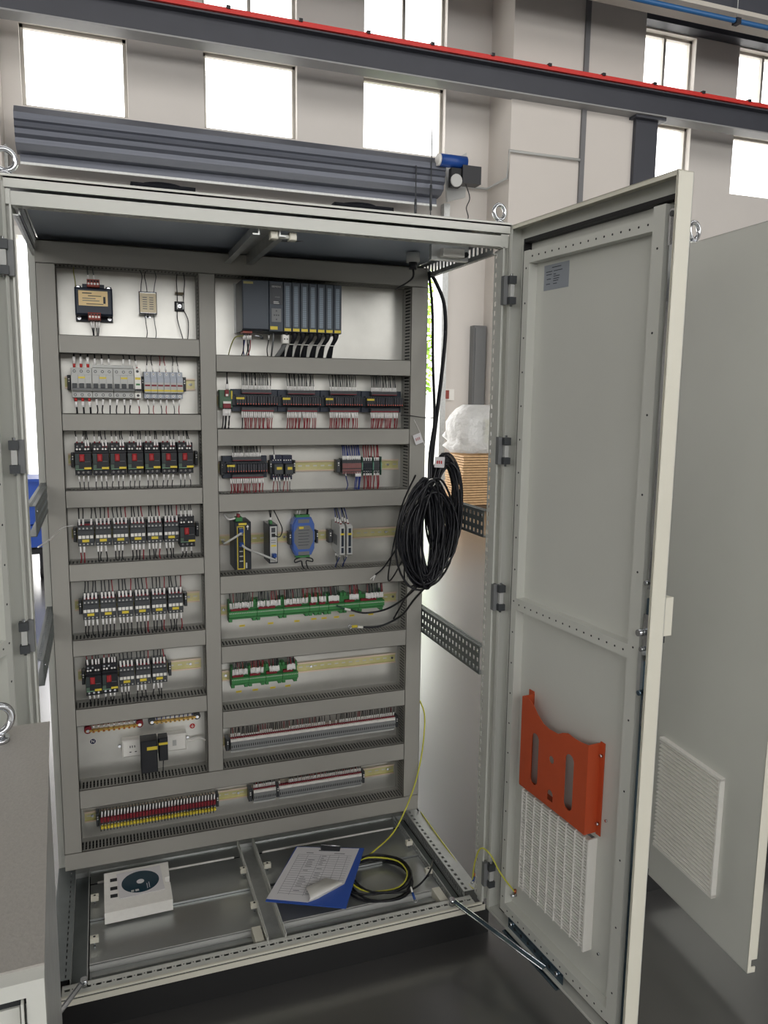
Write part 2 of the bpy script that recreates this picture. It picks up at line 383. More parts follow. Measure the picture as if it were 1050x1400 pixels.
blob(mb, 0, 0, [(0.82, 0.4, 0.6), (0.9, 0.44, 0.6), (0.97, 0.42, 0.6), (1.04, 0.45, 0.6), (1.12, 0.43, 0.5), (1.25, 0.44, 0.4), (1.36, 0.40, 0.3), (1.44, 0.32, 0.2), (1.5, 0.22, 0.1)], M_film)
obj('film_wrap', mb, g, label='crumpled clear plastic film')
for i in range(4): obj('carton', MB().box(-0.1+i*0.12, -0.02+i*0.12, -0.2, 0.1, 0.95, 1.3, M_yg2 if i % 2 else M_lgrey), g)
# crates behind on the left
g = thing('crate_stack', 'blue plastic crates on a trolley seen past cabinet left side', 'crates', (-0.52, 5.5, FZ))
for i in range(3):
    mb = MB().box(-0.3, 0.24, -0.2, 0.2, 0.28+i*0.2, 0.28+i*0.2+0.17, M_crate).box(-0.32, 0.26, -0.22, 0.22, 0.28+i*0.2+0.165, 0.28+i*0.2+0.19, M_crate)
    obj('crate', mb, g)
obj('trolley_frame', MB().box(-0.3, 0.24, -0.2, 0.2, 0.22, 0.26, M_black), g)
for x, y in ((-0.24, -0.15), (0.18, -0.15), (-0.24, 0.15), (0.18, 0.15)): obj('caster', MB().box(x-0.02, x+0.02, y-0.02, y+0.02, 0.08, 0.22, M_black).cyl((x-0.02, y, 0.05), (x+0.02, y, 0.05), 0.05, M_rubber, 12), g)
# tree outside the doorway
def tree(x, y, h, lab):
    g = thing('tree', lab, 'tree', (x, y, FZ))
    obj('trunk', MB().tube([(0, 0, 0), (0.05, 0, h*0.4), (0, 0, h*0.8)], [0.12, 0.09, 0.04], M_bark, 8), g)
    mb = MB()
    for i in range(3600):
        w = random.uniform(0, 6.283); u = random.uniform(-1, 1); r = 1.45*(random.random()**0.4); q = math.sqrt(1-u*u)
        c = Vector((r*q*math.cos(w), r*q*math.sin(w), h*0.62+r*u*h*0.3)); a = Vector([random.uniform(-1, 1) for _ in range(3)]).normalized()*0.09; b = a.orthogonal().normalized()*0.05
        k = len(mb.v); mb.v += [tuple(c-a), tuple(c+b), tuple(c+a), tuple(c-b)]; mb.face([k, k+1, k+2, k+3], M_leaf)
    obj('foliage', mb, g, kind='stuff')
tree(7.15, 17.0, 5.2, 'green tree outside seen at the right edge of doorway')
tree(6.6, 19.5, 4.4, 'second green tree outside further behind the doorway')

# ================================================================== main cabinet
cab = thing('control_cabinet', 'open light grey steel control cabinet on black plinth, centre of picture', 'cabinet', (0, 0, 0))
obj('plinth', MB().box(0.0, 1.215, 0.005, 0.045, FZ, 0.105, M_plinth).box(0.0, 1.215, 0.55, 0.6, FZ, 0.105, M_plinth).box(0, 0.04, 0.03, 0.56, FZ, 0.105, M_plinth).box(1.175, 1.215, 0.03, 0.56, FZ, 0.105, M_plinth), cab, label='black plinth')
# front and rear posts
def post(xo, s, y0, sy):
    mb = MB()
    mb.box(xo, xo+s*0.011, y0+sy*0.012, y0+sy*0.032, 0.13, 2.043, M_cab)
    mb.box(xo+s*0.009, xo+s*0.013, y0, y0+sy*0.004, 0.135, 2.015, M_cab)
    perf(mb, (xo+s*0.011, y0+sy*0.004, 0.14), (0, 0, 1), (0, sy, 0), (s, 0, 0), 1.87, 0.044, 0.002, 75, [0.034], 0.0125, 0.008, M_cab)
    return mb
obj('post', post(0, 1, 0, 1), cab); obj('post', post(W, -1, 0, 1), cab)
obj('post', MB().box(0, 0.034, 0.565, 0.6, 0.12, 2.05, M_cab), cab); obj('post', MB().box(W-0.034, W, 0.565, 0.6, 0.12, 2.05, M_cab), cab)
obj('seal_strip', MB().box(W-0.001, W+0.034, 0.034, 0.038, 0.12, 2.05, M_cab), cab); obj('seal_strip', MB().box(-0.03, 0.001, 0.034, 0.038, 0.12, 2.05, M_cab), cab)
obj('corner_block', MB().box(0, 0.0125, 0.0, 0.03, 2.015, 2.046, M_cab), cab); obj('corner_block', MB().box(W-0.0125-0.008, W, 0.0, 0.03, 2.012, 2.046, M_cab), cab)
# roof lid
obj('roof_lid', MB().box(-0.008, W+0.006, -0.006, 0.606, 2.066, 2.075, M_cab).box(-0.008, W+0.006, -0.006, -0.003, 2.048, 2.07, M_cab).box(-0.008, -0.005, -0.006, 0.606, 2.048, 2.07, M_cab).box(W+0.003, W+0.006, -0.006, 0.606, 2.048, 2.07, M_cab), cab)
mb = MB().box(0.012, W-0.02, 0.0, 0.004, 2.014, 2.042, M_cab)
perf(mb, (0.014, 0.004, 2.014), (1, 0, 0), (0, 1, 0), (0, 0, 1), W-0.03, 0.03, 0.002, 46, [0.016], 0.013, 0.007, M_cab)
obj('front_top_rail', mb, cab)
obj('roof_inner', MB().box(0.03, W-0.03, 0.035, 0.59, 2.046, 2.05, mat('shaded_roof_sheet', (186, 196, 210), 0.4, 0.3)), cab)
obj('rear_top_rail', MB().box(0.03, W-0.03, 0.565, 0.6, 2.01, 2.045, M_cab), cab)
for xo, s in ((0.012, 1), (W-0.012, -1)):
    mb = MB(); perf(mb, (xo+s*0.012, 0.035, 2.0), (0, 1, 0), (0, 0, 1), (s, 0, 0), 0.53, 0.045, 0.003, 21, [0.024], 0.012, 0.024, M_galv)
    perf(mb, (xo, 0.035, 2.0), (0, 1, 0), (s, 0, 0), (0, 0, 1), 0.53, 0.016, 0.002, 42, [0.008], 0.006, 0.006, M_galv)
    obj('side_top_rail', mb, cab)
mb = MB().box(0.545, 0.600, 0.03, 0.565, 2.030, 2.034, M_galv).box(0.545, 0.549, 0.03, 0.565, 2.0, 2.03, M_galv).box(0.596, 0.600, 0.03, 0.565, 2.0, 2.03, M_galv).box(0.532, 0.545, 0.03, 0.565, 2.0, 2.003, M_galv).box(0.6, 0.613, 0.03, 0.565, 2.0, 2.003, M_galv)
obj('roof_crossbar', mb, cab)
# rear panel, base frame
obj('rear_panel', MB().box(0.02, W-0.02, 0.6, 0.604, 0.12, 2.05, M_cab), cab)
obj('front_bottom_rail', MB().box(0.0, W, 0.0, 0.004, 0.111, 0.127, M_cab2).box(0.012, W-0.012, 0.002, 0.006, 0.127, 0.131, M_darkshade).box(0.01, W-0.01, 0.0, 0.005, 0.131, 0.137, M_cab2), cab)
mb = MB(); perf(mb, (0.03, 0.005, 0.133), (1, 0, 0), (0, 1, 0), (0, 0, 1), W-0.06, 0.042, 0.002, 46, [0.022], 0.013, 0.009, M_cab)
mb.box(0.03, W-0.03, 0.006, 0.045, 0.118, 0.120, M_darkshade)
for i in range(46): mb.cyl((0.03+(i+1)*(W-0.06)/46, 0.027, 0.1352), (0.03+(i+1)*(W-0.06)/46, 0.027, 0.1356), 0.0018, M_darkshade, 6)
mb.box(0.03, W-0.03, 0.045, 0.047, 0.112, 0.135, M_cab)
obj('front_bottom_perforated_strip', mb, cab)
obj('rear_bottom_rail', MB().box(0.03, W-0.03, 0.55, 0.6, 0.108, 0.126, M_galv), cab)
for xa, s in ((0.0, 1), (W, -1)):
    mb = MB(); perf(mb, (xa+s*0.048, 0.045, 0.115), (0, 1, 0), (0, 0, 1), (s, 0, 0), 0.51, 0.035, 0.002, 40, [0.018], 0.007, 0.016, M_galv)
    perf(mb, (xa+s*0.0, 0.045, 0.15), (0, 1, 0), (s, 0, 0), (0, 0, 1), 0.51, 0.05, 0.002, 21, [0.038], 0.013, 0.009 if s < 0 else 0.003, M_galv if s < 0 else M_perf)
    obj('side_bottom_rail', mb, cab)
    obj('base_channel', MB().box(xa+s*0.05, xa+s*0.09, 0.045, 0.55, 0.108, 0.110, M_perf), cab)
    mb = MB(); perf(mb, (xa+s*0.088, 0.05, 0.112), (0, 1, 0), (0, 0, 1), (s, 0, 0), 0.5, 0.03, 0.002, 40, [0.018], 0.007, 0.012, M_galv)
    obj('base_support_strip', mb, cab)
mb = MB()
for x in (0.553, 0.603): perf(mb, (x, 0.035, 0.112), (0, 1, 0), (0, 0, 1), (1, 0, 0), 0.52, 0.042, 0.002, 40, [0.026], 0.007, 0.012, M_cab)
mb.box(0.555, 0.605, 0.035, 0.555, 0.112, 0.1135, M_galv); obj('base_middle_rail', mb, cab)
for (xa, xb) in ((0.093, 0.553), (0.606, 1.108)):
    obj('base_plate', MB().box(xa, xb, 0.302, 0.478, 0.122, 0.124, M_zinc).box(xa, xb, 0.302, 0.306, 0.124, 0.129, M_zinc), cab)
    obj('base_plate', MB().box(xa, xb, 0.12, 0.300, 0.120, 0.122, M_zinc).box(xa, xb, 0.12, 0.1225, 0.1, 0.124, M_lgrey), cab)
    obj('base_plate', MB().box(xa, xb, 0.49, 0.55, 0.120, 0.122, M_zinc).box(xa+0.02, xb-0.02, 0.486, 0.489, 0.120, 0.126, M_white), cab)  # white strip painted in as light showing through the plate gap
    obj('base_plate', MB().box(xa, xb, 0.05, 0.118, 0.1, 0.102, M_zinc).box(xa+0.005, xb-0.03, 0.09, 0.1, 0.102, 0.108, M_galv), cab)
    obj('base_plate_stop', MB().box(xb-0.03, xb-0.005, 0.05, 0.12, 0.1, 0.13, M_cab2), cab)
for (x, y) in ((0.095, 0.383), (0.095, 0.194), (0.535, 0.379), (0.535, 0.198), (0.61, 0.38), (1.085, 0.355), (1.085, 0.189)):
    obj('plate_clip', MB().box(x, x+0.022, y-0.007, y+0.007, 0.135, 0.150, M_cab2).cyl((x+0.011, y, 0.150), (x+0.011, y, 0.1506), 0.0035, M_darkshade, 8).cyl((x+0.011, y, 0.122), (x+0.011, y, 0.135), 0.003, M_steel, 6), cab)
# hinges on both posts
def hinge(mb, x, s, z):
    mb.box(x-s*0.014, x-s*0.001, -0.012, 0.004, z-0.037, z+0.037, M_mgrey); mb.box(x-s*0.004, x+s*0.016, -0.026, -0.006, z+0.016, z+0.036, M_dgrey)
    mb.box(x-s*0.004, x+s*0.016, -0.026, -0.006, z-0.036, z-0.018, M_dgrey); mb.cyl((x+s*0.006, -0.016, z-0.042), (x+s*0.006, -0.016, z+0.042), 0.0035, M_steel, 8)
    mb.box(x, x+s*0.012, -0.022, -0.012, z-0.017, z+0.015, M_lgrey); return mb
for z in (1.903, 1.48, 1.071, 0.232):
    obj('hinge', hinge(MB(), W, 1, z), cab, label='dark grey hinge'); obj('hinge', hinge(MB(), 0.0, -1, z), cab, label='dark grey hinge')
# side support rails
def siderail(x, s, z0, z1, y0=0.05, y1=0.56):
    mb = MB(); L = y1-y0; H = z1-z0; n_ = 21
    perf(mb, (x, y0, z0), (0, 1, 0), (0, 0, 1), (s, 0, 0), L, H, 0.0015, n_, [H*0.17, H*0.5, H*0.83], 0.011, H*0.15, M_perf)
    perf(mb, (x, y0, z1), (0, 1, 0), (s, 0, 0), (0, 0, 1), L, 0.022, 0.0015, n_*2, [0.011], 0.006, 0.008, M_perf)
    mb.box(x, x+s*0.02, y0, y1, z0-0.001, z0+0.001, M_perf)
    mb.cyl((x-s*0.001, y0+0.008, z1-0.012), (x-s*0.004, y0+0.008, z1-0.012), 0.004, M_steel, 8)
    return mb
obj('side_rail', siderail(1.180, 1, 1.232, 1.306), cab, label='perforated dark side rail'); obj('side_rail', siderail(1.180, 1, 0.828, 0.909), cab, label='perforated dark side rail')
obj('side_rail', siderail(0.026, -1, 1.29, 1.36), cab, label='perforated dark side rail'); obj('side_rail', siderail(0.026, -1, 0.93, 0.99), cab, label='perforated dark side rail')
# mounting plate
obj('mounting_plate', MB().box(0.03, 1.165, YP, YP+0.003, 0.175, 2.02, M_plate), cab)
obj('plate_bracket', MB().box(0.03, 0.045, 0.5, 0.555, 1.995, 2.02, M_galv).cyl((0.038, 0.49, 2.005), (0.038, 0.5, 2.005), 0.006, M_steel, 8), cab)
# fans and eyebolts on the roof
for k, (x0, x1) in enumerate([(0.262, 0.412), (0.762, 0.925)]):
    g = thing('roof_fan', ['left black fan housing on the cabinet roof', 'right black fan housing on the cabinet roof'][k], 'fan', ((x0+x1)/2, 0.2, 2.076))
    w = (x1-x0)/2
    obj('frame', MB().box(-w, w, -0.08, 0.08, 0.0, 0.040, M_fan, 0.006), g); obj('guard_ring', MB().ring((0, 0, 0.046), 0.055, 0.004, M_fan, 'z', 24, 6).ring((0, 0, 0.046), 0.03, 0.003, M_fan, 'z', 20, 6), g)
    obj('hub', MB().cyl((0, 0, 0.04), (0, 0, 0.052), 0.022, M_dgrey, 14), g)
    for q in range(7):
        a = q*2*math.pi/7; d = Vector((math.cos(a), math.sin(a), 0)); e = Vector((-math.sin(a), math.cos(a), 0))
        A = [d*0.028+e*-0.008, d*0.062+e*-0.014, d*0.062+e*0.012, d*0.028+e*0.008]
        obj('blade', MB().hull([tuple(v+Vector((0, 0, 0.0405))) for v in A], [tuple(v+Vector((0, 0, 0.043))+e*0.0) for v in A], M_dgrey), g)
def eyebolt(x, y, z, lab, R=0.019, rot=0.25):
    g = thing('eyebolt', lab, 'eyebolt', (x, y, z), (0, 0, rot))
    obj('ring', MB().ring((0, 0, R+0.012), R, R*0.28, M_steel, 'y', 24, 8), g); obj('shank', MB().cyl((0, 0, 0), (0, 0, 0.006), R*0.75, M_steel, 16).cyl((0, 0, 0.006), (0, 0, 0.012), R*0.45, M_steel, 12), g)
eyebolt(1.185, 0.025, 2.0755, 'steel eyebolt on the right front corner of the cabinet roof')
eyebolt(0.002, 0.025, 2.0755, 'steel eyebolt on the left front corner of the cabinet roof', 0.022)

# ------------------------------------------------------------------ cable ducts
def duct(x0, x1, z0, z1, lab, vertical=False):
    g = thing('wire_duct', lab, 'cable duct', ((x0+x1)/2, YP, (z0+z1)/2))
    a, b, c, d = -(x1-x0)/2, (x1-x0)/2, -(z1-z0)/2, (z1-z0)/2; D = YD-YP
    obj('cover', MB().box(a, b, D, D+0.0022, c, d, M_duct).box(*( (a, a+0.0015, D, D+0.011, c, d) if vertical else (a, b, D, D+0.011, c, c+0.0015)), M_duct).box(*((b-0.0015, b, D, D+0.011, c, d) if vertical else (a, b, D, D+0.011, d-0.0015, d)), M_duct), g)
    obj('base', MB().box(a, b, -0.0025, 0, c, d, M_ductd), g)
    mb = MB(); L = (d-c) if vertical else (b-a); n_ = max(3, int(L/0.0101)); p = L/n_
    for s_ in (0, 1):
        for rng in ((-0.0025, -0.02),):
            if vertical: x = a+0.002 if s_ == 0 else b-0.0035; mb.box(x, x+0.0015, -0.02, -0.0025, c, d, M_ductd)
            else: z = c+0.002 if s_ == 0 else d-0.0035; mb.box(a, b, -0.02, -0.0025, z, z+0.0015, M_ductd)
        for i in range(n_):
            u = i*p
            if vertical: mb.box(x, x+0.0015, D+0.004, -0.02, c+u+0.0022, c+u+p-0.0022, M_ductd)
            else: mb.box(a+u+0.0022, a+u+p-0.0022, D+0.004, -0.02, z, z+0.0015, M_ductd)
    obj('slotted_wall', mb, g, kind='stuff')
    mb = MB(); half = (x1-x0 if vertical else z1-z0)/2-0.0065
    for q_ in range(4):
        for r_ in range(4):
            o1 = -half+0.004+q_*(2*half-0.008)/3; y_ = D+0.011+r_*0.0165+random.uniform(-.001, .001)
            if vertical: mb.tube([(o1, y_, c+0.004), (o1+random.uniform(-.002, .002), y_, 0), (o1, y_, d-0.004)], 0.0075, M_cable, 5)
            else: mb.tube([(a+0.004, y_, o1), (0, y_, o1+random.uniform(-.002, .002)), (b-0.004, y_, o1)], 0.0075, M_cable, 5)
    obj('wires_inside', mb, g, kind='stuff'); return g
duct(0.024, 1.176, 1.968, 2.028, 'topmost long grey cable duct across the mounting plate')
duct(0.024, 1.176, 0.185, 0.240, 'bottom long grey cable duct across the mounting plate')
duct(0.024, 0.074, 0.2405, 1.9675, 'vertical grey cable duct along the left edge', True)
duct(0.455, 0.503, 0.4385, 1.9675, 'vertical grey cable duct down the middle', True)
duct(1.120, 1.176, 0.2405, 1.9675, 'vertical grey cable duct along the right edge', True)
LZ = [(1.730, 1.780), (1.515, 1.563), (1.295, 1.346), (1.080, 1.132), (0.855, 0.905), (0.640, 0.694)]
RZ = [(1.688, 1.738), (1.468, 1.520), (1.268, 1.323), (1.012, 1.069), (0.789, 0.845), (0.575, 0.632)]
LN = ['below the transformer', 'below the circuit breakers', 'below the motor starters', 'below the upper relay row', 'below the lower relay row', 'above the white power strip']
RN = ['below the controller rack', 'below the long relay board row', 'below the blue and red wires', 'below the ethernet switch', 'below the long green terminal strip', 'below the short green terminal strip']
for (a, b), t in zip(LZ, LN): duct(0.0745, 0.4545, a, b, 'short grey cable duct '+t)
for (a, b), t in zip(RZ, RN): duct(0.5035, 1.1195, a, b, 'grey cable duct in the right half '+t)
duct(0.0745, 1.1195, 0.378, 0.438, 'long grey cable duct above the lowest terminal row')

# ------------------------------------------------------------------ DIN rails
def din(px, py, x0, x1, lab, px2=None, screws=()):
    z = P(px, py, 0.55)[1]
    g = thing('din_rail', lab, 'DIN rail', ((x0+x1)/2, YP, z)); L = (x1-x0)/2
    mb = MB(); perf(mb, (-L, -0.0012, -0.0125), (1, 0, 0), (0, 0, 1), (0, 1, 0), 2*L, 0.025, 0.001, int(2*L/0.025), [0.0125], 0.013, 0.0045, M_rail)
    for s_ in (-1, 1):
        mb.box(-L, L, -0.0075, -0.0002, s_*0.0125, s_*0.0135, M_rail); mb.box(-L, L, -0.0078, -0.0066, s_*0.0125, s_*0.0175, M_raile)
    obj('rail', mb, g)
    for x in screws: obj('screw', MB().cyl((x-(x0+x1)/2, -0.001, 0), (x-(x0+x1)/2, -0.005, 0), 0.0042, M_steel, 10), g)
    return z
zL1 = din(95, 523, 0.082, 0.448, 'DIN rail carrying the grey circuit breakers', screws=(0.1, 0.435))
zL2 = din(98, 628, 0.082, 0.448, 'DIN rail carrying the seven motor starters', screws=(0.09, 0.435))
zL3 = din(98, 729.5, 0.082, 0.448, 'DIN rail of the upper relay row', screws=(0.435,))
zL4 = din(102, 827.6, 0.082, 0.448, 'DIN rail of the lower relay row', screws=(0.415,))
zL5 = din(107, 923.5, 0.082, 0.448, 'DIN rail of the two starters and three relays', screws=(0.415,))
zL6 = din(122, 1116.7, 0.082, 1.112, 'long lowest DIN rail with fuse and grey terminals', screws=(0.105, 0.56, 1.09))
zR2 = P(320, 548, 0.55)[1]
zR3 = din(420, 637, 0.512, 1.112, 'DIN rail with small relay board and red blue terminals', screws=(0.985, 1.075))
zR4 = din(432, 732, 0.512, 1.112, 'DIN rail with ethernet switch and blue converter', screws=(0.72, 1.07))
zR5 = din(308, 834, 0.512, 1.112, 'DIN rail of the long green terminal strip', screws=(0.522, 1.1))
zR6 = din(308, 924, 0.512, 1.112, 'DIN rail of the short green terminal strip', screws=(0.525, 0.81, 1.1))
zR7 = din(305, 1014, 0.512, 1.112, 'DIN rail under the long grey terminal row')
din(305, 548, 0.512, 1.112, 'DIN rail behind the long relay board row')

# ------------------------------------------------------------------ wires
NW = [0]
def wire(p0, p1, m, lab, group, sleeve=True, r=0.0016, bow=None, sl=0.015, off=0.003, ferr=None, cat='wire'):
    p0, p1 = Vector(p0), Vector(p1); NW[0] += 1
    bow = random.uniform(-0.004, 0.004) if bow is None else bow
    d = (p1-p0); q1 = p0+d*0.35+Vector((bow*0.4, -0.004, 0)); q2 = p0+d*0.7+Vector((bow, -0.003, 0))
    pts = smooth([p0, q1, q2, p1], 3)
    o = obj('wire', MB().tube(pts, r, m, 5, cap=False)); tag(o, lab, cat, group)
    if sleeve:
        dn = (q1-p0).normalized(); a = p0+dn*off; b = a+dn*sl
        obj('marker_sleeve', MB().cyl(tuple(a), tuple(b), r*1.75, M_sleeve, 6), o)
        if ferr: obj('ferrule', MB().cyl(tuple(p0), tuple(a), r*1.6, ferr, 6), o)
    return o
def bundle(specs, name, lab, cat='wires'):
    """dense group of short wires, one object: specs = (p0, p1, material, sleeve, bow)"""
    mb = MB()
    for p0, p1, m, sl, bow in specs:
        p0, p1 = Vector(p0), Vector(p1); d = p1-p0; q1 = p0+d*0.4+Vector((bow*0.4, -0.003, 0)); q2 = p0+d*0.75+Vector((bow, -0.003, 0))
        mb.tube([p0, q1, q2, p1], 0.0013, m, 4, cap=False)
        if sl:
            dn = (q1-p0).normalized(); mb.cyl(tuple(p0+dn*0.001), tuple(p0+dn*(0.001+sl)), 0.0023, M_sleeve, 5)
    o = obj(name, mb); tag(o, lab, cat, kind='stuff'); return o
ZI = 0.008   # how far wires run into a duct

# ------------------------------------------------------------------ row 1 left: transformer, filter, rectifier
x0, zt = P(101, 386, 0.485); x1, zb_ = P(155, 438.5, 0.485); cx, cz = (x0+x1)/2, (zt+zb_)/2; w, h = (x1-x0)/2, abs(zt-zb_)/2
tr = thing('transformer', 'dark blue control transformer with tan rating label', 'transformer', (cx, YP, cz))
obj('core', MB().box(-w, w, -0.066, -0.01, -h*0.72, h*0.78, M_navy, 0.004).box(-w, w, -0.012, 0, -h, h*0.9, M_navy), tr)
obj('label_plate', MB().box(-w*0.80, w*0.74, -0.0675, -0.066, -h*0.22, h*0.60, M_gold).box(-w*0.6, -w*0.1, -0.0678, -0.0675, h*0.44, h*0.49, M_inkd)
    .box(-w*0.3, w*0.4, -0.0678, -0.0675, h*0.30, h*0.34, M_inkd).box(-w*0.6, w*0.1, -0.0678, -0.0675, h*0.16, h*0.2, M_ink).box(-w*0.6, w*0.3, -0.0678, -0.0675, h*0.04, h*0.08, M_ink)
    .box(w*0.5, w*0.62, -0.0678, -0.0675, -h*0.08, h*0.3, M_inkd).box(-w*0.4, w*0.5, -0.0678, -0.0675, -h*0.14, -h*0.1, M_inkd), tr)
for sx in (-1, 1):
    for sz in (-1, 1):
        obj('foot', MB().box(sx*w*0.66, sx*w*0.98, -0.016, 0, sz*h*0.72, sz*h*0.98, M_navy).cyl((sx*w*0.82, -0.016, sz*h*0.84), (sx*w*0.82, -0.022, sz*h*0.84), 0.0055, M_steel, 10), tr)
    obj('lug', MB().box(sx*w*0.42-0.008, sx*w*0.42+0.008, -0.06, -0.02, h*0.75, h*0.98, M_navy), tr)
for nm, za, zb2 in (('terminal_block', h*0.80, h*1.22), ('terminal_block', -h*1.0, -h*0.60)):
    mb = MB().box(-w*0.33, w*0.34, -0.075, -0.03, za, zb2, M_brick, 0.002)
    for i in range(4): mb.cyl((-w*0.24+i*w*0.16, -0.075, (za+zb2)/2-0.002), (-w*0.24+i*w*0.16, -0.077, (za+zb2)/2-0.002), 0.003, M_white, 8); mb.box(-w*0.24+i*w*0.16-0.003, -w*0.24+i*w*0.16+0.003, -0.0756, -0.074, zb2-0.007, zb2-0.003, M_darkshade)
    obj(nm, mb, tr, label='brick red terminal block')
obj('tag_strip', MB().box(-w*1.02, -w*0.62, -0.03, -0.028, h*0.68, h*0.8, M_cream), tr)
for i, (dx, m) in enumerate([(-0.24, M_gwire), (0.08, M_gwire)]):
    wire((cx+w*dx, YP-0.05, cz+h*1.2), (cx+w*dx, YP-0.035, 1.968+ZI), m, ('left', 'right')[i]+' grey wire rising from the top of the transformer', 'wires above the transformer', sl=0.012)
for i in range(4):
    wire((cx+w*(-0.2+0.15*i), YP-0.05, cz-h*1.0), (cx+w*(-0.12+0.08*i), YP-0.035, 1.780-ZI), M_black, nth(i)+' black wire from left dropping below the transformer', 'wires below the transformer', sl=0.017)
wire((cx-w*0.93, YP-0.03, cz+h*0.9), (cx-w*0.97, YP-0.02, 1.968+ZI), M_yg2, 'olive earth wire at the transformer top left corner', None, False)
x0, zt = P(189.5, 398, 0.52); x1, zb_ = P(215, 430, 0.52); cx, cz = (x0+x1)/2, (zt+zb_)/2; w, h = (x1-x0)/2, (zt-zb_)/2
fl = thing('mains_filter', 'small silver mains filter with white label', 'filter', (cx, YP, cz))
obj('case', MB().box(-w, w, -0.036, 0, -h, h, M_steel, 0.003), fl)
mb = MB().box(-w*0.9, w*0.92, -0.0368, -0.036, -h*0.88, h*0.88, M_cream)
for i in range(6): mb.box(-w*0.6, -w*0.1, -0.0371, -0.0368, h*(0.5-0.2*i), h*(0.44-0.2*i), M_ink); mb.box(w*0.15, w*0.6, -0.0371, -0.0368, h*(0.5-0.2*i), h*(0.44-0.2*i), M_ink)
obj('rating_label', mb, fl)
obj('mounting_tab', MB().box(-0.009, 0.009, -0.004, 0, -h*1.25, -h, M_steel).cyl((0, -0.004, -h*1.14), (0, -0.0065, -h*1.14), 0.0035, M_dgrey, 8), fl)
for i, dx in enumerate((-0.75, -0.05, 0.7)):
    wire((cx+w*dx, YP-0.03, cz+h), (cx+w*dx*1.1, YP-0.03, 1.968+ZI), M_gwire if i == 2 else M_black, nth(i)+' thin wire from left on top of the mains filter', 'wires above the mains filter', False, bow=(-1)**i*0.006, r=0.0013)
for i, dx in enumerate((-0.35, 0.6)):
    wire((cx+w*dx, YP-0.03, cz-h), (cx+w*dx*1.1, YP-0.03, 1.780-ZI), M_gwire if i else M_black, ('left', 'right')[i]+' thin wire from the bottom of the mains filter', 'wires below the mains filter', False, bow=0.005, r=0.0013)
x0, zt = P(239, 411, 0.54); x1, zb_ = P(252.5, 426, 0.54); cx, cz = (x0+x1)/2, (zt+zb_)/2; w = (x1-x0)/2
rc = thing('bridge_rectifier', 'small square black rectifier with a steel screw', 'rectifier', (cx, YP, cz))
obj('block', MB().box(-w, w, -0.012, 0, -w, w, M_black, 0.002), rc); obj('screw', MB().cyl((0, -0.012, 0), (0, -0.015, 0), 0.0055, M_steel, 12).box(-0.004, 0.004, -0.0154, -0.015, -0.0008, 0.0008, M_dgrey), rc)
obj('terminal', MB().box(-w*0.6, -w*0.4, -0.018, -0.012, -w*0.6, w*0.6, M_galv), rc)
obj('terminal', MB().box(w*0.6, w*0.8, -0.018, -0.012, -w*0.6, w*0.6, M_galv), rc)
tag(obj('wire_label', MB().box(cx-w*0.9, cx+w*0.9, YP-0.014, YP-0.012, cz+w*2.4, cz+w*2.9, mat('brown_tag', (120, 108, 84), 0.6))), 'small brown marker above the rectifier', 'marker')
for i, dx in enumerate((-0.45, 0.8)):
    wire((cx+w*dx, YP-0.014, cz+w), (cx+w*(dx+0.1), YP-0.02, 1.968+ZI), M_black, ('left', 'right')[i]+' thin black wire rising from the rectifier', 'wires above the rectifier', False, bow=0.003*(1 if i else -1), r=0.0014)
for i in range(2):
    pts = smooth([(cx-w*0.5, YP-0.014, cz-w*0.9), (cx-w*0.5, YP-0.016, cz-w*3), (cx+w*0.4, YP-0.016, 1.79), (cx+w*0.6, YP-0.02, 1.775)] if i == 0 else [(cx+w*0.8, YP-0.014, cz-w*0.8), (cx+w*1.7, YP-0.016, cz-w*3), (cx+w*1.6, YP-0.016, 1.795), (cx+w*1.3, YP-0.02, 1.775)])
    tag(obj('wire', MB().tube(pts, 0.0014, M_black, 5)), ['thin black wire dropping straight below the rectifier', 'thin black wire bowing right below the rectifier'][i], 'wire')

# ------------------------------------------------------------------ end stops
def endstop(px, py, z, lab, y=0.52, grp=None, w=0.0045):
    x = P(px, py, y)[0]
    g = thing('end_stop', lab, 'end clamp', (x, YP, z), group=grp)
    obj('body', MB().box(-w, w, -0.036, -0.006, -0.021, 0.021, M_dgrey, 0.002), g)
    obj('screw', MB().cyl((0, -0.036, 0.010), (0, -0.0368, 0.010), 0.0022, M_white, 8), g); obj('screw', MB().cyl((0, -0.036, 0.003), (0, -0.0368, 0.003), 0.0022, M_white, 8), g)
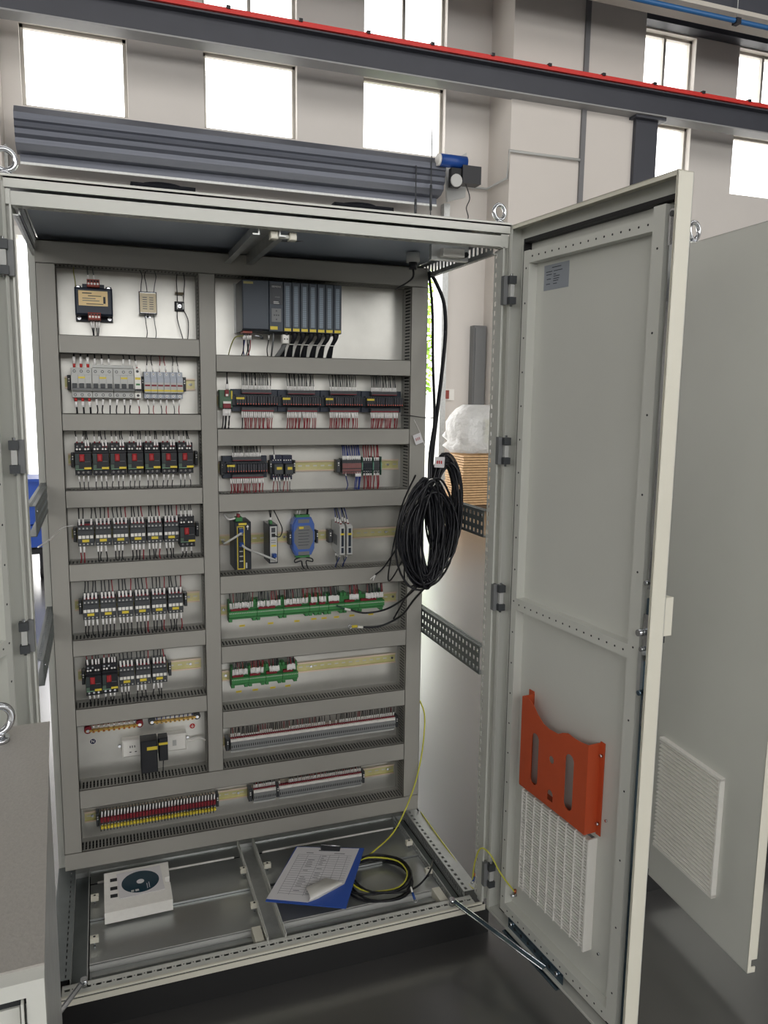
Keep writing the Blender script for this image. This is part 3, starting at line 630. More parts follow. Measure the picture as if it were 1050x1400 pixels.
# ------------------------------------------------------------------ row 2 left: breakers
def mesh_breaker(poles, body, narrow=False):
    w = poles*0.00885
    a = MB().box(-w, w, -0.044, -0.004, -0.041, 0.041, body, 0.001).box(-w, w, -0.066, -0.044, -0.0225, 0.0225, body, 0.0012)
    return w, a
yB = YP-0.07
xs = [P(a, 503+(b), yB)[0] for a, b in ((97, 20), (125.9, 20), (155, 20), (183.9, 20), (193.2, 20))]
zc = P(140, 523.5, yB)[1]
for k in range(3):
    xa, xb = xs[k], xs[k+1]; w = (xb-xa)/2-0.0004
    t = thing('circuit_breaker', ['left', 'middle', 'right'][k]+' of the three grey three-pole circuit breakers', 'circuit breaker', ((xa+xb)/2, YP, zc), group='three-pole circuit breakers')
    obj('body', MB().box(-w, w, -0.052, -0.004, -0.042, 0.042, M_lgrey, 0.0015).box(-w, w, -0.07, -0.052, -0.0225, 0.0225, M_lgrey, 0.0012), t)
    for i in range(3):
        x = (i-1)*w*2/3
        obj('toggle', MB().box(x-0.0062, x+0.0062, -0.077, -0.07, -0.015, -0.002, M_dgrey, 0.001), t, label='dark grey toggle')
        for z in (0.032, -0.034): obj('terminal_screw', MB().cyl((x, -0.052, z), (x, -0.0528, z), 0.0042, M_dgrey, 10).cyl((x, -0.0528, z), (x, -0.0531, z), 0.0026, M_lgrey, 8), t)
    obj('toggle_bar', MB().box(-w*0.96, w*0.96, -0.0735, -0.07, -0.0205, -0.0145, M_mgrey), t)
    obj('name_label', MB().box(-w*0.3, w*0.35, -0.0707, -0.07, 0.0115, 0.0165, M_yel), t, label='yellow label')
    g0 = MB()
    for i in (1, 2): g0.box(-w+i*w*2/3-0.0003, -w+i*w*2/3+0.0003, -0.0704, -0.07, -0.001, 0.022, M_mgrey)
    obj('joint_line', g0, t)
    for i in range(3):
        x = (xa+xb)/2+(i-1)*w*2/3
        if k == 0:
            wire((x, YP-0.04, zc+0.043), (x, YP-0.03, 1.730+ZI), M_black, nth(i)+' thick wire with red cap above the left circuit breaker', 'red-capped wires above the breakers', r=0.0026, sl=0.02, off=0.010, bow=0.0, ferr=M_red)
            wire((x, YP-0.04, zc-0.043), (x+0.002, YP-0.03, 1.563-ZI), M_black, nth(i)+' thick wire with red cap below the left circuit breaker', 'red-capped wires below the breakers', r=0.0026, sl=0.016, off=0.010, bow=0.001, ferr=M_red)
        else:
            if (k, i) in ((1, 0), (1, 1), (1, 2), (2, 1), (2, 2)):
                wire((x, YP-0.04, zc+0.048), (x-0.002, YP-0.03, 1.730+ZI), M_black, nth(i)+' black wire from left above the %s circuit breaker' % ('left', 'middle', 'right')[k], 'black wires above the breakers', r=0.0019, sl=0.018)
            wire((x, YP-0.04, zc-0.043), (x-0.002, YP-0.03, 1.563-ZI), M_black, nth(i)+' black wire from left below the %s circuit breaker' % ('left', 'middle', 'right')[k], 'black wires below the breakers', r=0.0019, sl=0.017)
tag(obj('comb_busbar', MB().box(xs[1]+0.002, xs[3]-0.002, YP-0.05, YP-0.032, zc+0.0425, zc+0.051, M_lgrey, 0.001)), 'grey comb busbar on top of the middle and right breakers', 'busbar')
t = thing('residual_breaker', 'narrow single-pole breaker with green and black window', 'circuit breaker', ((xs[3]+xs[4])/2, YP, P(188, 524, yB)[1])); w = (xs[4]-xs[3])/2-0.0004
obj('body', MB().box(-w, w, -0.056, -0.004, -0.043, 0.043, M_white, 0.0012).box(-w, w, -0.072, -0.056, -0.024, 0.024, M_white, 0.001), t)
obj('name_label', MB().box(-w*0.8, w*0.8, -0.0727, -0.072, 0.010, 0.0165, M_yel), t); obj('window', MB().box(-w*0.6, w*0.6, -0.0727, -0.072, -0.006, -0.001, M_green), t)
obj('toggle', MB().box(-w, w, -0.076, -0.072, -0.022, -0.0165, M_black), t)
for z in (0.034, -0.035): obj('terminal_screw', MB().cyl((0, -0.056, z), (0, -0.0568, z), 0.004, M_dgrey, 10), t)
xc = (xs[3]+xs[4])/2
wire((xc, YP-0.04, zc+0.044), (xc-0.004, YP-0.03, 1.730+ZI), M_black, 'black wire above the narrow single-pole breaker', None, r=0.0017, sl=0.018, ferr=M_dred)
wire((xc, YP-0.04, zc-0.044), (xc, YP-0.03, 1.563-ZI), M_rwire, 'dark red wire below the narrow single-pole breaker', None, r=0.0017, sl=0.018, ferr=M_dred)
endstop(94.3, 523, zL1, 'end clamp left of the circuit breakers'); endstop(195.2, 523, zL1, 'end clamp between breakers and fuse holders', w=0.005); endstop(252.3, 523, zL1, 'end clamp right of the fuse holders')
xf = np.linspace(P(197.3, 527, 0.487)[0], P(250.6, 527, 0.487)[0], 7); zf = P(224, 527, 0.487)[1]; fw = (xf[1]-xf[0])/2-0.0003
t0 = thing('fuse_holder', 'x', 'fuse holder', ((xf[0]+xf[1])/2, YP, zf), group='blue-grey fuse holders')
obj('body', MB().box(-fw, fw, -0.052, -0.004, -0.038, 0.039, M_bgrey, 0.001).box(-fw, fw, -0.068, -0.052, -0.022, 0.0225, M_lgrey, 0.001), t0)
obj('upper_cap', MB().box(-fw, fw, -0.0685, -0.055, 0.0075, 0.0225, M_bgrey, 0.001), t0)
obj('indicator', MB().box(-fw*0.8, fw*0.8, -0.0688, -0.068, -0.003, 0.002, M_dred), t0, label='dark red window'); obj('name_label', MB().box(-fw, fw, -0.0688, -0.068, -0.0175, -0.0125, M_yel), t0, label='yellow strip')
for z in (0.032, -0.031): obj('terminal_screw', MB().cyl((0, -0.052, z), (0, -0.0528, z), 0.0036, M_white, 10).box(-0.002, 0.002, -0.0532, -0.0528, z-0.001, z+0.001, M_dgrey), t0)
for i in range(6):
    xc = (xf[i]+xf[i+1])/2; lab = ORD[i]+' from left of the six blue-grey fuse holders'
    if i: dup(t0, (xc, YP, zf), lab)
    else: t0['label'] = lab
    wire((xc, YP-0.035, zf+0.039), (xc-0.002, YP-0.03, 1.730+ZI), M_rwire if i in (2, 3) else M_black, nth(i)+' thin wire from left above the blue-grey fuse holders', 'wires above the fuse holders', r=0.0014, sl=0.016, bow=0.004*(-1)**i)
    wire((xc, YP-0.035, zf-0.038), (xc+0.001, YP-0.03, 1.563-ZI), M_rwire if i % 2 else M_black, nth(i)+' thin wire from left below the blue-grey fuse holders', 'wires below the fuse holders', r=0.0014, sl=0.018, bow=0.003*(-1)**i)

# ------------------------------------------------------------------ motor starters and relays
def make_starter(label, loc, group):
    t = thing('motor_starter', label, 'motor starter', loc, group=group); w = 0.0222
    obj('body', MB().box(-w, w, -0.070, -0.004, -0.045, 0.024, M_black, 0.001).box(-w, w, -0.058, -0.004, 0.024, 0.045, M_black, 0.001).box(-w, w, -0.082, -0.07, -0.029, 0.019, M_dgreen if False else M_black, 0.0015), t)
    obj('side_panel', MB().box(-w+0.001, -w+0.011, -0.0835, -0.082, -0.012, 0.017, mat('grey_green_panel', (50, 60, 60), 0.5)).box(-w+0.001, -w+0.010, -0.0838, -0.082, -0.025, -0.015, mat('dim_green_switch', (78, 100, 86), 0.5)), t)
    obj('push_button', MB().box(-0.0095, 0.0035, -0.089, -0.082, -0.005, 0.0155, mat('muted_red_button', (170, 46, 50), 0.45), 0.003), t, label='red push button')
    obj('name_label', MB().box(0.002, w-0.001, -0.0840, -0.082, -0.0275, -0.0215, M_yel), t, label='yellow label')
    obj('green_line', MB().box(-w+0.001, 0.002, -0.0832, -0.082, -0.0285, -0.0265, mat('pale_green_line', (120, 160, 130), 0.5)).box(0.004, w-0.004, -0.0832, -0.082, -0.006, -0.005, M_mgrey), t)
    for x in (-0.014, -0.001, 0.012): obj('screw', MB().cyl((x, -0.0705, -0.037), (x, -0.0715, -0.037), 0.0032, M_steel, 10), t)
    for x in (-0.015, -0.002): obj('screw', MB().cyl((x, -0.0585, 0.037), (x, -0.0595, 0.037), 0.0028, M_steel, 10), t)
    for x in (-0.016, -0.008, 0.006, 0.014): obj('screw', MB().cyl((x, -0.0585, 0.0285), (x, -0.0595, 0.0285), 0.0028, M_white, 10), t)
    return t
def make_relay(label, loc, group):
    t = thing('power_relay', label, 'relay', loc, group=group); w = 0.0222
    obj('body', MB().box(-w, w, -0.055, -0.004, -0.029, 0.031, M_dgrey, 0.001).box(-w, w, -0.060, -0.055, -0.018, 0.018, M_dgrey, 0.001), t)
    obj('upper_socket', MB().box(-w, w, -0.045, -0.004, 0.031, 0.042, M_plcd, 0.001), t)
    for i, x in enumerate((-0.0165, -0.0062, 0.0042, 0.0155)):
        obj('marker_square', MB().box(x-0.0042, x+0.0042, -0.0612, -0.060, -0.006, 0.003, M_white), t, label='white marker square')
        obj('screw', MB().cyl((x, -0.0555, 0.023), (x, -0.0563, 0.023), 0.0026, M_lgrey, 8), t); obj('screw', MB().cyl((x, -0.0555, -0.0235), (x, -0.0563, -0.0235), 0.0022, M_lgrey, 8), t)
    obj('name_label', MB().box(-0.0105, 0.0085, -0.0612, -0.060, -0.0165, -0.009, M_yel), t, label='yellow label')
    obj('ferrule_strip', MB().box(-w+0.003, w-0.003, -0.05, -0.045, 0.030, 0.036, M_dred), t)
    return t
# row 3
nS = 7; yS = YP-0.078
xa, xb = P(101.5, 628, yS)[0], P(265.3, 628, yS)[0]; zs = P(183, 627.5, yS)[1]; p_ = (xb-xa)/nS
st = None
for i in range(nS):
    xc = xa+(i+0.5)*p_; lab = ORD[i]+' from left of the seven motor starters in the third left row'
    if st is None: st = make_starter(lab, (xc, YP, zs), 'motor starters in one row')
    else: dup(st, (xc, YP, zs), lab)
    for dx in (-0.015, -0.002):
        wire((xc+dx, YP-0.045, zs+0.044), (xc+dx+random.uniform(-.003, .002), YP-0.03, 1.515+ZI), M_black, ('first' if dx < -0.01 else 'second')+' marked wire above the %s of seven motor starters from left' % nth(i), 'wires above the motor starters', r=0.0015, sl=0.014, off=0.006, ferr=M_dred)
    for dx in (0.008, 0.016):
        wire((xc+dx, YP-0.062, zs+0.034), (xc+dx+random.uniform(-.006, .001), YP-0.03, 1.515+ZI), M_black, ('third' if dx < 0.01 else 'fourth')+' marked wire above the %s of seven motor starters from left' % nth(i), 'wires above the motor starters', r=0.0015, sl=0.019, off=0.003, ferr=M_dred)
    for dx in (-0.014, -0.001, 0.012):
        wire((xc+dx, YP-0.055, zs-0.045), (xc+dx+random.uniform(-.003, .003), YP-0.035, 1.346-ZI), M_black, ('left' if dx < -0.01 else 'middle' if dx < 0.01 else 'right')+' thin wire below the %s of seven motor starters from left' % nth(i), 'wires below the motor starters', r=0.0014, sl=0.018)
endstop(99.3, 628, zL2, 'end clamp left of the seven motor starters'); endstop(268.5, 625, zL2, 'end clamp right of the seven motor starters')
# row 4..6 relays
def relay_row(pxa, pya, pxb, pyb, n, zduct_up, zduct_dn, name, first_grp, skip_top=(), skip_bot=(), yR=YP-0.057):
    xa, za = P(pxa, pya, yR); xb, zb = P(pxb, pyb, yR); p = (xb-xa)/n; z = (za+zb)/2; rr = None
    for i in range(n):
        xc = xa+(i+0.5)*p; lab = '%s from left of the %s' % (ORD[i], name)
        if not RL: RL.append(make_relay(lab, (xc, YP, z), first_grp))
        else: dup(RL[0], (xc, YP, z), lab, first_grp)
        for j, dx in enumerate((-0.0165, -0.0062, 0.0042, 0.0155)):
            if (i*4+j) not in skip_top:
                c = M_rwire if (j == 3 and i > 0) else M_black
                wire((xc+dx, YP-0.053, z+0.031), (xc+dx+random.uniform(-.004, .002), YP-0.03, zduct_up+ZI), c, '%s marked wire above the %s relay from left in the %s' % (ORD[j], ORD[i], name), 'wires above the '+name, r=0.0018, sl=0.018, off=0.002)
            if (i*4+j) not in skip_bot:
                c = M_rwire if ((j == 3 and i > 2) or (i == 0 and len(skip_bot) > 3 and name.startswith('upper'))) else M_black
                wire((xc+dx, YP-0.045, z-0.029), (xc+dx+random.uniform(-.002, .004), YP-0.04, zduct_dn-ZI), c, '%s marked wire below the %s relay from left in the %s' % (ORD[j], ORD[i], name), 'wires below the '+name, r=0.0018, sl=0.018, off=0.002)
    return z
RL = []
relay_row(105.3, 733.5, 246, 728, 6, 1.295, 1.132, 'upper relay row', 'relays of the upper relay row', skip_top=(2,), skip_bot=(2, 3, 7, 11, 23))
yS2 = YP-0.078
xc, zc2 = P(256.5, 728, yS2); dup(st, (xc, YP, zc2), 'motor starter with red button at the right end of upper relay row', 'single motor starter beside relays')
for dx in (-0.015, -0.002, 0.008, 0.016): wire((xc+dx, YP-0.05, zc2+0.042), (xc+dx-0.002, YP-0.03, 1.295+ZI), M_black, nth(int(round((dx+0.015)/0.0104)))+' wire from left above the motor starter beside the upper relay row', 'wires above the single motor starter', r=0.0015, sl=0.018)
for dx in (-0.014, -0.001, 0.012): wire((xc+dx, YP-0.05, zc2-0.045), (xc+dx-0.002, YP-0.035, 1.132-ZI), M_black, nth(int(round((dx+0.014)/0.013)))+' wire from left below the motor starter beside the upper relay row', 'wires below the single motor starter', r=0.0017, sl=0.014)
endstop(102.3, 730, zL3, 'end clamp left of the upper relay row'); endstop(270, 724, zL3, 'end clamp right of the upper relay row')
relay_row(112.4, 834.5, 251.5, 825.5, 6, 1.080, 0.905, 'lower relay row', 'relays of the lower relay row')
endstop(110, 831, zL4, 'end clamp left of the lower relay row'); endstop(254, 822, zL4, 'end clamp right of the lower relay row')
# row: two starters + three relays
for i, px in enumerate((128.3, 150.6)):
    xc, z5 = P(px, 932-i*3, yS2); dup(st, (xc, YP, z5), ['left', 'right'][i]+' of the two motor starters above the power strip', 'pair of motor starters')
    for dx in (-0.015, -0.002, 0.008, 0.016): wire((xc+dx, YP-0.055, z5+0.042), (xc+dx-0.001, YP-0.03, 0.855+ZI), M_rwire if dx < 0 else M_black, nth(int(round((dx+0.015)/0.0104)))+' wire above the %s of the pair of motor starters' % ('left', 'right')[i], 'wires above the pair of motor starters', r=0.0015, sl=0.016, ferr=M_dred)
    for dx in (-0.014, -0.001, 0.012): wire((xc+dx, YP-0.055, z5-0.045), (xc+dx-0.002, YP-0.035, 0.694-ZI), M_black, nth(int(round((dx+0.014)/0.013)))+' wire below the %s of the pair of motor starters' % ('left', 'right')[i], 'wires below the pair of motor starters', r=0.0016, sl=0.014)
relay_row(162.3, 926.5, 229.5, 920.5, 3, 0.855, 0.694, 'relay trio above power strip', 'trio of relays', skip_bot=(3, 7, 11))
endstop(114, 927, zL5, 'end clamp left of the pair of motor starters'); endstop(232.5, 918, zL5, 'end clamp right of the trio of relays')

# ------------------------------------------------------------------ earth / neutral bars, stickers, power strip
def busbar(pxa, pya, pxb, pyb, mats, lab, blue):
    xa, za = P(pxa, pya, YP-0.02); xb, zb = P(pxb, pyb, YP-0.02); z = (za+zb)/2; L = (xb-xa)/2; cx = (xa+xb)/2
    t = thing('terminal_bar', lab, 'busbar', (cx, YP, z))
    obj('bar', MB().box(-L, L, -0.024, -0.014, -0.003, 0.003, M_brass), t)
    for s_ in (-1, 1): obj('insulator', MB().cyl((s_*L*0.92, 0, 0.002), (s_*L*0.92, -0.022, 0.002), 0.011, M_dred if not blue else M_dgrey, 14).cyl((s_*L*0.92, -0.022, 0.002), (s_*L*0.92, -0.028, 0.002), 0.005, M_steel, 8), t)
    for i in range(9):
        x = -L*0.72+i*L*0.18
        obj('screw', MB().cyl((x, -0.024, -0.001), (x, -0.029, -0.001), 0.0045, M_brass, 10).cyl((x, -0.029, -0.001), (x, -0.0294, -0.001), 0.0024, M_dred if not blue else M_dgrey, 8), t)
        wire((cx+x, YP-0.02, z+0.006), (cx+x+0.001, YP-0.03, 0.640+0.004), M_bwire if (blue or i == 8) else M_rwire, nth(i)+' short %s wire on the %s terminal bar' % (('blue', 'right') if blue else (('blue' if i == 8 else 'red'), 'left')), 'wires on the %s terminal bar' % ('right' if blue else 'left'), sleeve=not blue, sl=0.01, r=0.0018)
    return t
busbar(117, 999, 194, 991, None, 'brass terminal bar with red insulators and red wires', False)
busbar(205, 987, 272, 980, None, 'brass terminal bar with blue wires at the right', True)
def sticker(px, py, m, lab, txt):
    x, z = P(px, py, YP); t = thing('round_sticker', lab, 'sticker', (x, YP-0.0006, z))
    obj('disc', MB().cyl((0, 0, 0), (0, -0.0004, 0), 0.0098, M_white, 24).cyl((0, -0.0004, 0), (0, -0.0007, 0), 0.0086, m, 24), t)
    if txt: obj('letter', text_mesh(txt, 0.013, M_white), t, (0, -0.0011, 0), (math.pi/2, 0, 0))
    else: obj('earth_symbol', MB().box(-0.0008, 0.0008, -0.0012, -0.0007, 0, 0.0055, M_white).box(-0.005, 0.005, -0.0012, -0.0007, -0.001, 0.0004, M_white).box(-0.0034, 0.0034, -0.0012, -0.0007, -0.0034, -0.002, M_white).box(-0.0016, 0.0016, -0.0012, -0.0007, -0.0056, -0.0044, M_white), t)
sticker(127, 1013.5, mat('sticker_navy', (26, 34, 74), 0.4), 'small round dark blue sticker with a white letter N', 'N')
sticker(263, 992.3, mat('sticker_red', (196, 50, 52), 0.4), 'small round red sticker with white earth symbol', None)
yS_ = YP-0.034
xa, za = P(167, 1024, yS_); xb, zb = P(255, 1015, yS_); cx, cz = (xa+xb)/2, (za+zb)/2; L = (xb-xa)/2
t = thing('power_strip', 'white power strip with two black adapters plugged in', 'power strip', (cx, YP, cz))
obj('case', MB().box(-L, L, -0.034, -0.002, -0.027, 0.027, M_white, 0.004), t)
mb = MB()
for x in (-0.0105, -0.0045+0.0005, 0.0025+0.0005): mb.box(-L*0.66+x, -L*0.66+x+0.0025, -0.0344, -0.034, 0.003, 0.010, M_darkshade)
mb.box(-L*0.66-0.012, -L*0.66-0.006, -0.0344, -0.034, -0.012, -0.0095, M_darkshade).box(-L*0.66+0.004, -L*0.66+0.01, -0.0344, -0.034, -0.012, -0.0095, M_darkshade)
obj('socket', mb, t); obj('rocker_switch', MB().box(L*0.56, L*0.68, -0.037, -0.034, -0.008, 0.010, M_lgrey, 0.0008), t)
for s_ in (-1, 1): obj('mounting_screw', MB().cyl((s_*(L+0.007), -0.002, 0.0), (s_*(L+0.007), -0.006, 0.0), 0.0045, M_steel, 8), t)
def adapter(pxa, pya, pxb, pyb, y, lab):
    xa, za = P(pxa, pya, y); xb, zb = P(pxb, pyb, y); t = thing('power_adapter', lab, 'adapter', ((xa+xb)/2, y, (za+zb)/2)); w, h = (xb-xa)/2, abs(za-zb)/2
    obj('case', MB().box(-w, w, 0, YP-0.036-y, -h, h, M_black, 0.003), t); obj('name_label', MB().box(-w*0.25 if w > 0.018 else -w, w, -0.0006, 0.0002, h*0.42, h*0.62, M_yel), t)
    obj('lead', MB().tube(smooth([(0, 0.012, -h), (-0.001, 0.014, -h-0.015), (-0.002, 0.02, -h-0.05)]), 0.0016, M_black, 6), t)
adapter(192, 1014.5, 216.3, 1055.5, YP-0.085, 'larger black adapter hanging from the white power strip')
adapter(216.8, 1010, 230.2, 1039.5, YP-0.075, 'smaller black adapter beside the larger one on the strip')
tsp = [o for o in bpy.data.objects if o.name == 'power_strip'][0]
obj('power_cord', MB().tube([(a-cx, b-YP, c-cz) for a, b, c in smooth([(cx+L, YP-0.012, cz-0.008), P3(262, 1012, YP-0.012), P3(272, 1009, YP-0.012), P3(281, 1012, YP-0.02)])], 0.003, M_white, 8), tsp)

# ------------------------------------------------------------------ lowest row: fuse terminals
yF = YP-0.055
xa, za = P(136.5, 1113, yF); xb, zb = P(295, 1091, yF); NF = 37; p_ = (xb-xa)/NF; z = zL6
m_body = MB().box(-p_*0.42, p_*0.42, -0.052, -0.004, -0.012, 0.012, M_dgrey, 0.0006).box(-p_*0.48, p_*0.1-p_*0.3, -0.056, -0.004, -0.028, 0.020, M_black).mesh('body')
m_fuse = MB().box(-p_*0.36, p_*0.44, -0.060, -0.045, 0.002, 0.017, M_dred, 0.0008).mesh('fuse_plug')
m_tip = MB().box(-p_*0.30, p_*0.44, -0.064, -0.052, -0.018, -0.009, M_yel, 0.0015).mesh('label_tip')
m_slv = MB().cyl((0.0005, -0.052, 0.017), (0.0018, -0.05, 0.034), 0.0024, M_sleeve, 6).mesh('marker_sleeve')
m_scr = MB().cyl((0.0005, -0.061, -0.003), (0.0005, -0.062, -0.003), 0.0016, M_lgrey, 8).mesh('screw')
ft = thing('fuse_terminal', 'narrow fuse terminal with dark red plug and yellow tip, lowest left row', 'terminal', (xa+p_/2, YP, z), group='fuse terminals of the lowest left row')
for nm, me in (('body', m_body), ('fuse_plug', m_fuse), ('label_tip', m_tip), ('marker_sleeve', m_slv), ('screw', m_scr)): obj(nm, me, ft)
ft['label'] = 'first fuse terminal from left with dark red plug, lowest left row'
for i in range(1, NF): dup(ft, (xa+(i+0.5)*p_, YP, z), nth(i)+' fuse terminal from left with dark red plug, lowest left row')
endstop(133.5, 1114, zL6, 'end clamp left of the fuse terminals'); endstop(297.5, 1091, zL6, 'end clamp right of the fuse terminals')
# grey terminals
def term_mesh(p):
    return MB().box(-p*0.46, p*0.46, -0.050, -0.004, -0.012, 0.012, mat('slate_terminal_grey', (140, 142, 142), 0.5), 0.0004).box(-p*0.46, p*0.46, -0.046, -0.02, 0.008, 0.021, M_white, 0.0004).box(-p*0.46, p*0.46, -0.040, -0.004, -0.021, -0.012, M_mgrey).box(-p*0.46, p*0.46, -0.042, -0.036, -0.0255, -0.0205, M_lgrey).box(-p*0.2, p*0.2, -0.0506, -0.05, -0.006, 0.002, M_black).box(-p*0.4, p*0.4, -0.04, -0.03, 0.021, 0.0245, M_dred).mesh('grey_terminal')
def terminals(pxa, pya, pxb, pyb, n, z, zd, lab, grp, tagp, gaps=(), sleeves=None, short=()):
    y = YP-0.048; xa = P(pxa, pya, y)[0]; xb = P(pxb, pyb, y)[0]; p = (xb-xa)/n; me = term_mesh(p); specs = []
    for i in range(n):
        x = xa+(i+0.5)*p
        o = obj('grey_terminal', me, None, (x, YP, z)); tag(o, nth(i)+' from left: '+lab, 'terminal', grp)
        if i in gaps: continue
        j = random.uniform(-0.0015, 0.0015)
        specs.append(((x, YP-0.034, z+0.024), (x+j*2, YP-0.03, zd+0.006), M_black if random.random() < 0.75 else M_rwire, 0.012 if i not in short else 0.006, j*2))
    bundle(specs, 'wire_bundle', tagp)
gz = set(range(58, 62)) | {63, 64, 65, 67, 68} if False else {46, 47, 48, 50, 51}
terminals(315.5, 1008, 541, 980, 82, zR7, 0.575, 'slim grey rail terminal in the long row of the right half', 'grey terminals of the long row', 'dense white-marked wires above the long grey terminal row', gaps={46, 47, 49, 50, 52}, short=set(range(5, 14)) | set(range(20, 28)))
terminals(347, 1077, 377.5, 1072, 13, zL6, 0.378, 'slim grey rail terminal in the short lowest block', 'grey terminals of the short lowest block', 'white-marked wires above the short lowest grey terminal block')
terminals(382, 1071, 495, 1056, 44, zL6, 0.378, 'slim grey rail terminal in the long lowest block', 'grey terminals of the long lowest block', 'white-marked wires above the long lowest grey terminal block', gaps={1, 2, 3, 4})
endstop(342.5, 1078, zL6, 'end clamp left of the short lowest terminal block', w=0.006); endstop(380, 1072, zL6, 'end clamp between the two lowest grey terminal blocks', w=0.005); endstop(497.5, 1055, zL6, 'end clamp right of the lowest grey terminals', w=0.004)
endstop(311.5, 1010, zR7, 'end clamp left of the long grey terminal row', w=0.006); endstop(543, 979, zR7, 'end clamp right of the long grey terminal row')
for k, (px, py) in enumerate(((332, 1023), (363, 1021))):
    x, z = P(px, py, YP-0.02); mb = MB()
    for i in range(6): mb.ring((x-0.014+i*0.0055+(0.003 if i > 1 else 0), YP-0.012, z-0.001*(i % 2)), 0.0035, 0.0013, M_black, 'y', 8, 4)
    tag(obj('wire_loops', mb), ['left', 'right'][k]+' small cluster of black wire loops under the long grey terminals', 'wires', kind='stuff')

# ------------------------------------------------------------------ green interface modules
def green(bounds, pyf, z, zd, tagp, wires, rowname):
    """bounds: list of pixel x; wires: per module list of (u0,u1,n,red)"""
    y = YP-0.05; X = [P(b, pyf(b), y)[0] for b in bounds]
    for i in range(len(X)-1):
        xa, xb = X[i]+0.0003, X[i+1]-0.0003; cx = (xa+xb)/2; w = (xb-xa)/2
        t = thing('interface_module', '%s from left of the green terminal modules in the %s' % (ORD[i], rowname), 'terminal module', (cx, YP, z), group='green modules of the '+rowname)
        obj('tray', MB().box(-w, w, -0.030, -0.008, -0.024, 0.026, M_green).box(-w, w, -0.040, -0.03, -0.024, -0.020, M_green).box(-w, w, -0.04, -0.03, 0.022, 0.026, M_green), t)
        mb = MB().box(-w, w, -0.050, -0.03, -0.016, 0.004, M_green, 0.001)
        k = max(4, int(2*w/0.0052))
        for j in range(k): x = -w+(j+0.5)*2*w/k; mb.cyl((x, -0.05, -0.002), (x, -0.0506, -0.002), 0.0014, M_white, 6)
        obj('terminal_block', mb, t)
        for s_ in (-1, 1): obj('foot', MB().box(s_*(w-0.001), s_*(w-0.012), -0.036, -0.006, -0.034, -0.022, M_green, 0.001).box(s_*(w-0.001), s_*(w-0.010), -0.036, -0.006, 0.024, 0.036, M_green, 0.001), t)
        specs = []
        for (u0, u1, n_, red) in wires[i]:
            for q in range(n_):
                x = cx+w*(u0+(u1-u0)*(q+0.5)/n_); jj = random.uniform(-0.002, 0.002)
                specs.append(((x, YP-0.045, z+0.010+random.uniform(0, 0.003)), (x+jj*2, YP-0.03, zd+0.006), M_rwire if random.random() < red else (M_black if random.random() < .7 else M_gwire), 0.018, jj))
        if specs: bundle(specs, 'wire_bundle', 'white-marked wires on the %s green module of the %s' % (ORD[i], rowname))
        mb = MB().box(cx-w*0.85, cx+w*0.4, YP-0.042, YP-0.03, z+0.004, z+0.011, M_dred); tag(obj('plug_strip', mb), 'dark red plug strip on the %s green module of the %s' % (ORD[i], rowname), 'plug strip')
f5 = lambda b: 829-(b-313)*0.088
green([313, 351.5, 388, 423.5, 436.5, 449.5, 471, 492, 526], f5, zR5, 1.012, '', [[(-.95, .75, 14, .15)], [(-.98, -.35, 6, .1), (-.3, .8, 11, .3)], [(-.95, .9, 17, .2)], [(-.7, .7, 6, .7)], [(-.9, .6, 6, .2)], [(-.95, .4, 10, .1)], [(-.3, .95, 10, .7)], [(-.5, .95, 17, .1)]], 'upper green row')
f6 = lambda b: 924-(b-318)*0.1
green([316.5, 340.5, 363.5, 386.5, 408], f6, zR6, 0.789, '', [[(-.9, .9, 12, .4)], [(-.8, .75, 10, .5)], [(-.5, .7, 10, .4)], [(-.4, .7, 10, .3)]], 'lower green row')
def plate_label(px, py, lab, grp):
    x, z = P(px, py, YP); o = obj('yellow_label', MB().box(x-0.009, x+0.009, YP-0.0008, YP, z-0.0032, z+0.0032, M_yel).box(x-0.005, x+0.005, YP-0.001, YP-0.0008, z-0.0009, z+0.0009, M_brass)); tag(o, lab, 'label', grp)
for i, (px, py) in enumerate([(331, 855.5), (370, 852), (406, 849), (429, 846), (443, 845), (460, 843.5), (481, 841.5), (507, 839.5)]): plate_label(px, py, ORD[i]+' yellow label from left under the upper green row', 'yellow labels under the upper green row')
for i, (px, py) in enumerate([(326.5, 945.5), (349, 943), (373, 940), (393.5, 937.5)]): plate_label(px, py, ORD[i]+' yellow label from left under the lower green row', 'yellow labels under the lower green row')

# ------------------------------------------------------------------ controller rack
yC = YP-0.129
def q(px, py): return P(px, py, yC)
xr0 = q(331, 420)[0]-0.003
zt = q(400, 386)[1]; zb_ = q(400, 454)[1]; hc = (zt-zb_)/2; zc = (zt+zb_)/2
tag(obj('mounting_rail', MB().box(xr0, q(467, 420)[0]+0.002, YP-0.012, YP-0.002, zc-0.072, zc+0.075, M_galv)), 'steel mounting rail behind the black controller rack', 'rail')
xp0, xp1 = q(331.5, 420)[0], q(368, 420)[0]
t = thing('power_supply_module', 'wide anthracite power supply module at the left of controller rack', 'power supply', ((xp0+xp1)/2, YP, zc)); w = (xp1-xp0)/2-0.0005
obj('housing', MB().box(-w, w, -0.118, -0.012, -hc, hc, M_plcd, 0.002), t); obj('front_cover', MB().box(-w, w, -0.129, -0.118, -hc+0.004, hc, M_plc, 0.002), t); obj('name_label', MB().box(-w*0.92, -w*0.2, -0.1298, -0.129, hc*0.84, hc*0.93, mat('olive_label', (150, 142, 84), 0.5)), t)
obj('connector', MB().box(-w*0.9, -w*0.2, -0.11, -0.06, -hc-0.006, -hc, M_brick), t)
xp2 = q(387.5, 420)[0]
t = thing('processor_module', 'anthracite processor module with dark display and keypad', 'controller', ((xp1+xp2)/2, YP, zc)); w = (xp2-xp1)/2-0.0004
